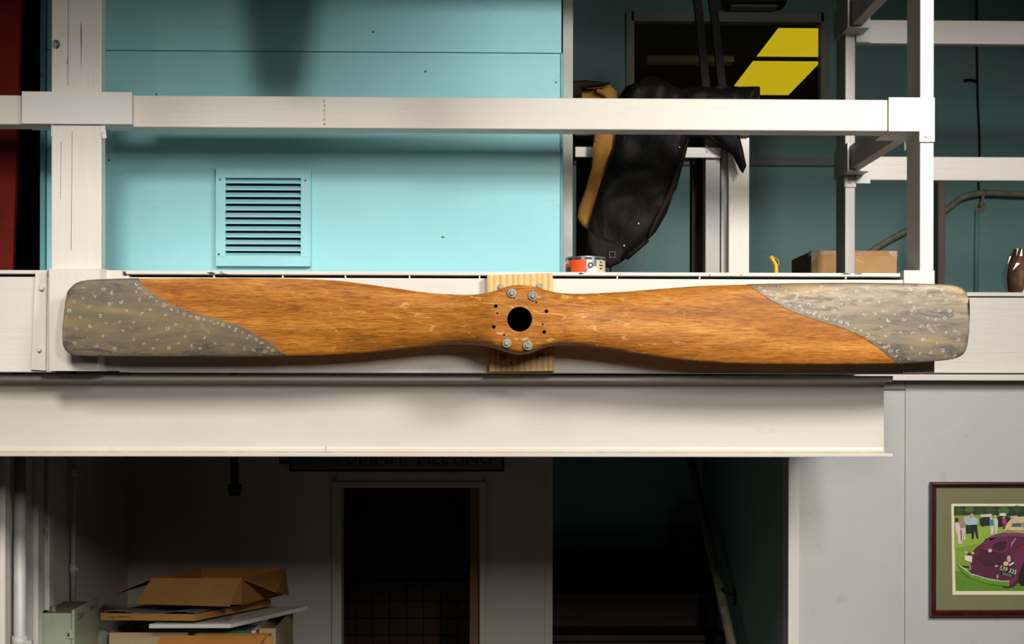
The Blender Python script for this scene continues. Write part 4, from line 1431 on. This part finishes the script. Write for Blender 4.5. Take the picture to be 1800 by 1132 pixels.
# electrical box
eb = thing('electrical_box', 'grey green steel electrical switch box on the left wall', 'electrical box', (XL, 1.0, 1.2))
ye0, ye1 = 0.95, 1.28
xe1 = P(131, 1090, ye0).x
ze1 = P(100, 1078, ye0).z
ze0 = ze1 - 0.55
box('case', XL + 0.001, xe1 - 0.012, ye0 + 0.006, ye1, ze0, ze1 - 0.004, M_elec, eb, 0.003)
box('side_cover', XL + 0.001, xe1 - 0.014, ye0, ye0 + 0.006, ze0, ze1, M_elec, eb, 0.002)
box('door', xe1 - 0.012, xe1, ye0, ye1 + 0.005, ze0 - 0.004, ze1 + 0.012, M_elec, eb, 0.003)
box('dusty_lid', XL + 0.002, xe1 - 0.014, ye0 + 0.01, ye1 - 0.002, ze1 - 0.0038, ze1 - 0.001, M_dust, eb, 0)
hx = P(124.5, 1115, ye0)
h_ = box('latch', hx.x - 0.014, hx.x + 0.012, ye0 - 0.004, ye0, hx.z - 0.016, hx.z + 0.016, M_elec, eb, 0.001)
box('hasp', hx.x - 0.010, hx.x - 0.004, ye0 - 0.008, ye0 - 0.004, hx.z - 0.006, hx.z + 0.006, M_darkmetal, h_, 0.001)
kc = P(88, 1096, ye0)
for rr in (0.019, 0.010):
    lathe('knockout', [(rr - 0.0012, 0), (rr, 0), (rr, 0.0012), (rr - 0.0012, 0.0012), (rr - 0.0012, 0)], kc, (0, -1, 0), M_elec, eb, 28)
lathe('hub_fitting', [(0, 0), (0.012, 0), (0.012, 0.02), (0.009, 0.022), (0, 0.022)], (P(94, 1070, ye0 + 0.06).x, ye0 + 0.06, ze1 - 0.002), (0, 0, 1), M_zinc, eb, 16)
lathe('knob', [(0, 0), (0.007, 0), (0.008, 0.008), (0, 0.011)], (P(80, 1072, ye0 + 0.03).x, ye0 + 0.03, ze1 - 0.002), (0, 0, 1), M_darkmetal, eb, 12)
xf = xe1 + 0.0006
lettering('handwriting', '220 V', 0.034, (xf, ye0 + 0.085, ze1 - 0.034), (0, 1, 0), (0, 0, 1), M_ink, eb)
lettering('handwriting', '3 PH', 0.034, (xf, ye0 + 0.235, ze1 - 0.026), (0, 1, 0), (0, 0, 1), M_ink, eb)
stk_ = plain('sticker_tan', '9A8A62', 0.5, var=0.1)
srd = plain('sticker_red', 'A3160E', 0.5, var=0.1)
box('nameplate', xe1, xe1 + 0.002, ye0 + 0.13, ye1 - 0.02, ze1 - 0.34, ze1 - 0.20, M_grease, eb, 0)
box('sticker', xe1 + 0.002, xe1 + 0.0025, ye0 + 0.15, ye1 - 0.035, ze1 - 0.33, ze1 - 0.215, stk_, eb, 0)
box('warning_stripe', xe1 + 0.0025, xe1 + 0.003, ye1 - 0.07, ye1 - 0.045, ze1 - 0.33, ze1 - 0.22, srd, eb, 0)
box('pale_band', xe1 + 0.0002, xe1 + 0.0007, ye0 + 0.008, ye1 - 0.05, ze1 - 0.20, ze1 - 0.155, stk_, eb, 0)

tag(lathe('round_cover', [(0, 0), (0.06, 0), (0.062, 0.005), (0.055, 0.03), (0, 0.034)], P(172, 1130, 1.4), (0.6, -1, 0), M_elec, seg=32, smooth=True), 'rounded grey green cover behind the electrical box', 'cover')


# ------------------------------------------------------------------ stack of cartons
def panel3(name, corners, thick, mat, parent):
    """thin cardboard panel through four 3D corners"""
    c = [Vector(p) for p in corners]
    n = (c[1] - c[0]).cross(c[3] - c[0]).normalized() * thick
    v = c + [p + n for p in c]
    f = [(0, 1, 2, 3), (7, 6, 5, 4), (0, 4, 5, 1), (1, 5, 6, 2), (2, 6, 7, 3), (3, 7, 4, 0)]
    bm = bmesh.new()
    vs = [bm.verts.new(p) for p in v]
    for q in f:
        bm.faces.new([vs[i] for i in q])
    return from_bm(name, bm, mat, parent)


def V(px, py, Y):
    return P(px, py, Y)


YK = 1.25
ztab = 1.02
wbn = thing('work_bench', 'plain wooden bench below the carton stack at the left', 'bench', (-1.1, 1.6, 0))
box('bench_top', -1.66, -0.72, 1.0, 2.2, ztab - 0.05, ztab, M_darkwood, wbn, 0.003)
for (xx, yy) in ((-1.62, 1.05), (-0.80, 1.05), (-1.62, 2.12), (-0.80, 2.12)):
    box('leg', xx, xx + 0.06, yy, yy + 0.06, 0, ztab - 0.05, M_darkwood, wbn, 0.002)

# bottom open cartons
def open_carton(name, label, x0, x1, y0, y1, z0, z1, mat, flaps, t=0.005):
    e = thing(name, label, 'box', ((x0 + x1) / 2, (y0 + y1) / 2, z0), 'cartons on the bench')
    box('base', x0, x1, y0, y1, z0, z0 + t, mat, e, 0)
    box('side', x0, x1, y0, y0 + t, z0 + t, z1, mat, e, 0)
    box('side', x0, x1, y1 - t, y1, z0 + t, z1, mat, e, 0)
    box('side', x0, x0 + t, y0 + t, y1 - t, z0 + t, z1, mat, e, 0)
    box('side', x1 - t, x1, y0 + t, y1 - t, z0 + t, z1, mat, e, 0)
    for fl in flaps:
        panel3('flap', fl, 0.004, mat, e)
    return e


# pale carton (left, under the tray)
a0, a1 = P(192, 1112, YK + 0.08), P(330, 1112, YK + 0.08)
open_carton('open_carton', 'pale cardboard carton with white front under the flat tray', a0.x, a1.x, YK + 0.08, YK + 0.50, ztab, a0.z, M_cardpale, [])
# orange carton in front right
b0, b1 = P(352, 1116, YK), P(482, 1116, YK)
bz = P(420, 1117, YK).z
open_carton('open_carton', 'orange brown open carton lowest at the front of the stack', b0.x - 0.03, b1.x - 0.02, YK - 0.02, YK + 0.06, ztab, bz, M_card2,
            [(V(285, 1117, YK - 0.021), V(470, 1117, YK - 0.021), V(440, 1150, YK - 0.09), V(262, 1150, YK - 0.09)),
             (V(470, 1118, YK - 0.02), V(482, 1119, YK - 0.02), V(470, 1150, YK - 0.05), V(452, 1150, YK - 0.05))])
# tall carton to the right, open, with tan inside
c0 = P(500, 1095, YK + 0.35)
c1 = P(430, 1095, YK + 0.35)
open_carton('open_carton', 'tall open carton with pale outside at the right of the stack', P(472, 1095, YK + 0.35).x, c0.x, YK + 0.10, YK + 0.62, ztab, P(480, 1088, YK + 0.35).z, M_cardpale,
            [(V(498, 1081, YK + 0.62), V(474, 1085, YK + 0.62), V(476, 1106, YK + 0.57), V(500, 1098, YK + 0.57))])
# dark book and red trinket in it
bk = thing('flat_book', 'dark green flat book with red beads on top under the white panel', 'book', V(420, 1115, YK + 0.12))
x0, x1, z0, z1 = prect(350, 1109, 442, 1115, YK + 0.085)
box('cover', x0, x1, YK + 0.085, YK + 0.24, z0, z1, M_green, bk, 0.001)
box('pages', x1, x1 + 0.016, YK + 0.09, YK + 0.235, z0 + 0.001, z1 - 0.001, M_whitefoam, bk, 0)
for (px, py) in ((418, 1105), (424, 1107), (431, 1104), (437, 1107), (443, 1105)):
    bc = P(px, py, YK + 0.12)
    lathe('bead', [(0, -0.006), (0.005, -0.004), (0.007, 0), (0.005, 0.004), (0, 0.006)], bc, (0, 0, 1), srd if px in (418, 437, 443) else M_ink, bk, 10, True)
# white panel
x0, z0_ = P(262, 1097, YK + 0.0).x, P(262, 1103, YK).z
yA = YK + 0.0
wpn = thing('white_panel', 'thin white foam panel sticking out under the flat cardboard tray', 'panel', V(340, 1104, yA))
zt1_, zb1_ = P(300, 1094, yA).z, P(300, 1104, yA).z
q = [P(262, 1098, yA), P(405, 1101, yA)]
xL_, xR_ = q[0].x, q[1].x
bm = bmesh.new()
zz = P(330, 1097, yA).z
tt = 7 * S(yA)
pts_ = [(xL_, yA), (xR_, yA), (xR_ + 0.245, yA + 0.50), (xL_ + 0.245, yA + 0.50)]
lo = [bm.verts.new((x, y, zz - tt)) for x, y in pts_]
hi = [bm.verts.new((x, y, zz)) for x, y in pts_]
bm.faces.new(lo)
bm.faces.new(hi[::-1])
for i in range(4):
    bm.faces.new((lo[i], hi[i], hi[(i + 1) % 4], lo[(i + 1) % 4]))
from_bm('panel', bm, M_whitefoam, wpn)
for i, dyy in enumerate((0.006, 0.010)):
    box('paper_sheet', xL_ + 0.02, xR_ - 0.02, yA + 0.02 + dyy, yA + 0.2, zz + 0.0002 + i * 0.0012, zz + 0.001 + i * 0.0012, M_cardwhite, wpn, 0)

# flat tray box
yT = YK - 0.01
fl_, fr_ = P(178, 1080, yT + 0.03), P(343, 1083, yT)
zt_t, zt_b = P(343, 1079.5, yT).z, P(343, 1091.5, yT).z
bk_r = P(476, 1071, yT + 0.42)
tb = thing('flat_tray_box', 'shallow brown cardboard tray lined with grey corrugated sheet', 'box', V(330, 1092, yT))
d1 = Vector((fl_.x - fr_.x, 0.03, 0))
d2 = Vector((bk_r.x - fr_.x, 0.42, 0))
o_ = Vector((fr_.x, yT, zt_b))
hgt = Vector((0, 0, zt_t - zt_b))
panel3('side', [o_, o_ + d1, o_ + d1 + hgt, o_ + hgt], 0.004, M_card, tb)
panel3('side', [o_ + d2, o_, o_ + hgt, o_ + d2 + hgt], 0.004, M_card, tb)
panel3('side', [o_ + d1 + d2, o_ + d2, o_ + d2 + hgt, o_ + d1 + d2 + hgt], -0.004, M_card, tb)
panel3('side', [o_ + d1, o_ + d1 + d2, o_ + d1 + d2 + hgt, o_ + d1 + hgt], -0.004, M_card, tb)
panel3('base', [o_ + d1 * .99, o_ + Vector((0, .004, 0)), o_ + d2, o_ + d1 * .99 + d2], 0.004, M_card, tb)
nx = 24
sv_, sf_ = [], []
for i in range(nx + 1):
    for j in range(9):
        u, t = i / nx, j / 8
        p = o_ + d1 * (0.01 + 0.98 * u) + d2 * (0.02 + 0.96 * t) + hgt * 0.92
        sv_.append(p + Vector((0, 0, 0.006 + 0.006 * math.sin(u * 9 + 1.2 * t * 3) + 0.002 * (i % 2))))
for i in range(nx):
    for j in range(8):
        sf_.append((i * 9 + j, i * 9 + j + 1, (i + 1) * 9 + j + 1, (i + 1) * 9 + j))
ls = obj('corrugated_sheet', sv_, sf_, M_greycloth, tb, False)
md = ls.modifiers.new('s', 'SOLIDIFY')
md.thickness = 0.003
M_fade = plain('faded_print', '6E4420', 0.7, var=0.1, bmp=0)
lettering('printed_text', 'The Indigo Pillow', 0.014, o_ + d1 * 0.80 + hgt * 0.62 + Vector((0, -0.0052, 0)), (-1, 0, 0), (0, 0, -1), M_fade, tb)

# top open carton with drooping flap
yO = YK + 0.10
zO = zt_t + 0.018
oc = thing('open_carton', 'brown open carton on top of the stack, front flap drooping', 'box', V(380, 1063, yO), 'cartons on the bench')
zT = P(345, 1016, yO).z
xa, xb = P(267, 1014, yO).x, P(425, 1018, yO).x
dep = Vector((0.13, 0.34, 0))
base = [Vector((xa, yO, zO)), Vector((xb, yO, zO)), Vector((xb, yO, zO)) + dep, Vector((xa, yO, zO)) + dep]
upz = Vector((0, 0, zT - zO))
for i in range(4):
    j = (i + 1) % 4
    panel3('side', [base[i], base[j], base[j] + upz, base[i] + upz], -0.004, M_card2, oc)
panel3('base', base, 0.004, M_card2, oc)
panel3('flap', [Vector((xa, yO, zT)), Vector((xb, yO, zT)), V(404, 1065.5, yO - 0.09), V(237, 1061, yO - 0.09)], 0.004, M_card, oc)
panel3('flap', [Vector((xa, yO, zT)) + dep, Vector((xa, yO, zT)), V(191, 1047, yO + 0.05), V(196, 1045, yO + 0.33)], 0.004, M_card2, oc)
panel3('flap', [Vector((xb, yO, zT)), Vector((xb, yO, zT)) + dep, V(508, 1046, yO + 0.34), V(486, 1040, yO + 0.02)], 0.004, M_card2, oc)

# ------------------------------------------------------------------ stairs under the deck
stx0, stx1 = xp1 + 0.005, xg + 0.015
stw = thing('staircase', 'dark brown wooden stairs climbing away between teal walls', 'stairs', ((stx0 + stx1) / 2, 1.2, 0))
tread_me = riser_me = None
for i in range(9):
    y0, zt = 1.14 + 0.26 * i, 0.172 * (i + 1)
    if tread_me is None:
        t_ = box('tread', stx0, stx1, -0.025, 0.26, -0.03, 0, M_darkwood, stw, 0.004)
        r_ = box('riser', stx0, stx1, 0.0, 0.015, -0.172, -0.03, M_darkwood, stw, 0.001)
        tread_me, riser_me = t_.data, r_.data
    else:
        t_ = link(bpy.data.objects.new('tread', tread_me), stw)
        r_ = link(bpy.data.objects.new('riser', riser_me), stw)
    for q_ in (t_, r_):
        q_.location = (0, y0, zt)
bx0_, bx1_, bz0_, bz1_ = prect(1182, 925, 1228, 1000, 3.2)
box('newel_block', bx0_, min(bx1_, stx1), 3.2, 3.4, 1.55, bz1_, M_darkwood, stw, 0.006)
hr2 = thing('stair_handrail', 'worn cream wooden handrail sloping up the stair wall', 'handrail', PXc(1285, 1132, xg - 0.05))
xr = xg - 0.05
pA, pB = PXc(1212, 795, xr), PXc(1290, 1150, xr)
dirr = (pA - pB)
tube('rail', [pB - dirr * 0.25, pB, pA, pA + dirr * 0.03], 0.023, M_handrail, hr2, 14)
pm_ = PXc(1268, 1035, xr)
tube('bracket', curve_pts([pm_, pm_ + Vector((0.03, 0, -0.02)), pm_ + Vector((0.065, 0, -0.03))], 4), 0.008, M_darkmetal, hr2, 8)
box('bracket_plate', xg + 0.008, xg + 0.019, pm_.y - 0.012, pm_.y + 0.012, pm_.z - 0.08, pm_.z, M_darkmetal, hr2, 0.002)

# ------------------------------------------------------------------ framed picture
YF = YR + 0.03
pf_ = thing('framed_picture', 'mahogany framed photograph of a maroon vintage car on the grey wall', 'picture', P(1800, 1085, YF))
fd = 0.032
yq = YF - fd
X0, X1 = P(1638, 965, yq).x, P(1990, 965, yq).x
Z0, Z1 = P(1720, 1084, yq).z, P(1720, 847.5, yq).z
IX0 = P(1648.5, 965, yq).x
wfr = IX0 - X0
IX1, IZ0, IZ1 = X1 - wfr, Z0 + wfr, Z1 - wfr
cor_o = [(X0, Z0), (X1, Z0), (X1, Z1), (X0, Z1)]
cor_i = [(IX0, IZ0), (IX1, IZ0), (IX1, IZ1), (IX0, IZ1)]
for i in range(4):
    j = (i + 1) % 4
    o1, o2, i1, i2 = cor_o[i], cor_o[j], cor_i[i], cor_i[j]
    mid = lambda a, b, t: (a[0] + (b[0] - a[0]) * t, a[1] + (b[1] - a[1]) * t)
    prof_ = [(0, YF - 0.0005), (0, yq + 0.006), (0.12, yq + 0.001), (0.35, yq), (0.62, yq + 0.006), (0.85, yq + 0.010), (1.0, yq + 0.018), (1.0, YF - 0.0005)]
    v = [Vector((mid(o1, i1, t)[0], y, mid(o1, i1, t)[1])) for t, y in prof_] + [Vector((mid(o2, i2, t)[0], y, mid(o2, i2, t)[1])) for t, y in prof_]
    n = len(prof_)
    bm = bmesh.new()
    vs = [bm.verts.new(p) for p in v]
    for k in range(n):
        k2 = (k + 1) % n
        bm.faces.new((vs[k], vs[k2], vs[n + k2], vs[n + k]))
    bm.faces.new(vs[:n])
    bm.faces.new(vs[n:][::-1])
    from_bm('frame_bar', bm, M_mahog, pf_)
ym = YF - 0.012
box('mat_board', IX0 - 0.002, IX1 + 0.002, ym, YF - 0.002, IZ0 - 0.002, IZ1 + 0.002, M_mat, pf_, 0)


def U(u, v_, lay=0):
    p = P(1660 + u / 5.957, 870 + v_ / 5.957, ym)
    return (p.x, ym - 0.0006 - lay * 0.00025, p.z)


cr = [U(72, 92, 0), U(1795, 92, 0), U(1795, 1045, 0), U(85, 1045, 0)]
obj('inner_border', cr, [(0, 1, 2, 3)], M_cream, pf_)
PCOL = {}
pmats = []


def pcol(c):
    if c not in PCOL:
        PCOL[c] = len(pmats)
        pmats.append(plain('print_' + c, c, 0.55, var=0.10, nscale=60, bmp=0))
    return PCOL[c]


pvv, pff, pmm = [], [], []


def shape(c, pts, lay):
    b = len(pvv)
    pvv.extend(U(x, y, lay) for x, y in pts)
    pff.append(tuple(range(b, b + len(pts))))
    pmm.append(pcol(c))


def ell(c, x, y, rx, ry, lay, n=14):
    shape(c, [(x + rx * math.cos(2 * math.pi * k / n), y + ry * math.sin(2 * math.pi * k / n)) for k in range(n)], lay)


shape('7FA02A', [(100, 118), (1765, 118), (1765, 1005), (118, 1005)], 1)
shape('5E8A1E', [(112, 800), (400, 770), (1765, 840), (1765, 1005), (118, 1005)], 2)
shape('94B23C', [(101, 330), (834, 330), (500, 480), (104, 560)], 2)
shape('1D3314', [(100, 118), (1765, 118), (1765, 222), (700, 225), (400, 205), (100, 215)], 2)
for k, (x, y, rx, ry) in enumerate(((150, 170, 45, 40), (260, 150, 50, 35), (370, 165, 55, 40), (480, 160, 50, 40), (620, 165, 60, 45), (760, 150, 50, 40))):
    ell(('2E4C1C', '3B6A24', '28441A')[k % 3], x, y, rx, ry, 3)
# parked cars behind
shape('B9BDB6', [(200, 230), (262, 218), (275, 300), (285, 375), (215, 385)], 4)
shape('20261F', [(220, 310), (290, 320), (290, 400), (225, 410)], 5)
shape('15191A', [(368, 245), (410, 232), (478, 235), (500, 250), (505, 320), (385, 325), (370, 300)], 4)
shape('D8D8CE', [(376, 205), (490, 198), (500, 225), (380, 230)], 5)
shape('12161A', [(548, 232), (585, 218), (640, 222), (690, 235), (690, 320), (560, 338)], 4)
shape('CDB899', [(690, 222), (760, 215), (770, 240), (690, 240)], 5)
shape('E4E0D6', [(575, 192), (640, 190), (645, 218), (575, 218)], 5)
ell('0B0C0C', 400, 312, 18, 20, 6)
ell('0B0C0C', 590, 310, 22, 26, 6)
# people, printed small
shape('E8C3C4', [(112, 290), (150, 288), (168, 350), (180, 380), (178, 500), (145, 505), (138, 420), (112, 370)], 6)
ell('3A1C14', 128, 262, 20, 24, 7)
ell('E0C8C8', 165, 505, 22, 8, 7)
shape('A08C6E', [(152, 265), (200, 252), (218, 300), (215, 340), (165, 345)], 6)
shape('CFC6B0', [(168, 340), (216, 338), (222, 470), (200, 470), (196, 400), (190, 478), (172, 478)], 6)
ell('B98468', 183, 240, 17, 22, 7)
shape('A9C4D0', [(262, 240), (300, 228), (345, 250), (356, 290), (330, 315), (270, 312), (255, 285)], 6)
shape('14130F', [(272, 312), (342, 310), (345, 380), (356, 460), (338, 460), (314, 370), (306, 460), (285, 462), (276, 380)], 6)
ell('D49A84', 287, 214, 18, 22, 7)
shape('1E8FB5', [(470, 265), (505, 262), (518, 300), (505, 325), (475, 318)], 6)
shape('D8D2BE', [(476, 318), (516, 318), (512, 415), (484, 415)], 6)
ell('D8C29A', 488, 245, 15, 16, 7)
shape('D6CDB8', [(510, 245), (548, 240), (562, 275), (552, 405), (528, 405), (520, 300)], 6)
ell('CDA489', 531, 224, 14, 17, 7)
shape('C22A5E', [(600, 255), (640, 250), (650, 295), (640, 310), (605, 300)], 6)
shape('4A4A46', [(608, 305), (642, 308), (632, 360), (614, 360)], 6)
ell('C48070', 620, 236, 13, 16, 7)
# the car
shape('5A1638', [(285, 640), (300, 585), (335, 545), (390, 510), (430, 460), (520, 415), (620, 392), (834, 405), (1150, 470), (1400, 560), (1500, 700), (1480, 900), (1000, 930), (770, 925), (720, 968), (640, 978), (590, 950), (560, 905), (400, 890), (290, 835), (262, 800), (255, 760), (285, 700)], 8)
shape('7A3C5C', [(520, 418), (620, 396), (834, 412), (834, 440), (700, 430), (560, 440), (470, 480), (480, 440)], 9)
shape('6B2048', [(440, 460), (560, 440), (700, 440), (720, 470), (650, 590), (620, 612), (470, 590), (385, 565), (405, 510)], 9)
shape('3C0A24', [(560, 490), (650, 480), (640, 560), (600, 590), (490, 560), (520, 510)], 10)
shape('2C0618', [(380, 565), (470, 590), (620, 612), (618, 620), (465, 600), (376, 575)], 11)
shape('2C0618', [(335, 640), (430, 730), (610, 712), (610, 722), (428, 742), (330, 650)], 11)
shape('4A0E2C', [(345, 640), (385, 590), (470, 605), (620, 628), (640, 660), (600, 705), (440, 722)], 10)
shape('71244C', [(690, 640), (740, 600), (834, 560), (1000, 580), (1000, 700), (834, 690), (790, 780), (740, 900), (690, 950), (640, 960), (700, 860), (735, 760), (730, 680)], 11)
shape('8A1420', [(740, 590), (780, 545), (834, 525), (900, 520), (900, 560), (834, 550), (780, 580)], 11)
shape('B98FA4', [(700, 500), (740, 450), (750, 455), (712, 510), (690, 560)], 11)
shape('120E0E', [(834, 690), (1000, 700), (1040, 800), (1000, 930), (800, 950), (770, 900), (790, 790)], 12)
shape('5A1414', [(834, 780), (880, 760), (900, 860), (834, 890)], 13)
shape('D9BE93', [(618, 380), (650, 300), (690, 255), (760, 232), (834, 224), (1000, 235), (1180, 300), (1200, 470), (834, 400), (640, 372)], 12)
shape('8D7048', [(640, 366), (834, 374), (834, 384), (640, 374)], 13)
shape('47636A', [(706, 296), (834, 290), (900, 296), (900, 334), (834, 332), (700, 334)], 13)
shape('8FA878', [(800, 298), (834, 296), (834, 326), (800, 328)], 14)
# bumper, lamps, plates
shape('2F1420', [(140, 718), (200, 740), (268, 745), (268, 760), (200, 758), (150, 740)], 13)
shape('5F9A22', [(136, 720), (165, 740), (275, 826), (450, 878), (600, 905), (676, 905), (676, 955), (585, 950), (420, 918), (270, 868), (180, 800)], 14)
shape('C9CFC4', [(136, 718), (168, 736), (276, 820), (450, 872), (600, 898), (676, 896), (676, 906), (600, 908), (450, 882), (274, 830), (164, 746)], 15)
shape('E9E2D6', [(208, 632), (288, 640), (284, 706), (210, 682)], 14)
ell('C9C2BC', 222, 602, 16, 14, 15)
ell('6B1A1E', 262, 616, 26, 14, 15)
ell('D8D2C8', 295, 608, 14, 12, 16)
ell('B9B4AC', 672, 668, 20, 36, 15)
ell('D9C9A0', 640, 718, 28, 22, 15)
shape('E6DDD0', [(670, 728), (722, 698), (728, 712), (682, 742)], 16)
shape('E6E0D4', [(460, 566), (474, 560), (470, 600), (456, 596)], 15)
shape('E6E0D4', [(478, 566), (494, 568), (486, 598), (474, 598)], 15)
ell('C0B8B0', 540, 742, 18, 10, 15)
ell('A8B0A0', 268, 760, 7, 26, 16)
ell('A8C060', 552, 855, 9, 26, 16)
shape('1B1A20', [(598, 736), (736, 778), (722, 868), (590, 834)], 16)
shape('5C6660', [(606, 806), (706, 832), (700, 862), (604, 836)], 17)
obj('photo_print', pvv, pff, None, pf_, False, pmats, pmm)
ud = Vector(U(736, 778)) - Vector(U(598, 736))
ud.y = 0
ud.normalize()
vd = Vector((-ud.z, 0, ud.x))
lettering('plate_number', '539 335', 66 / 5.957 * S(ym), Vector(U(657, 806, 18)), ud, vd, plain('plate_digits', 'EFE6B8', 0.5, bmp=0), pf_, 0.86)
box('glass', IX0, IX1, yq + 0.013, yq + 0.0145, IZ0, IZ1, M_pglass, pf_, 0)
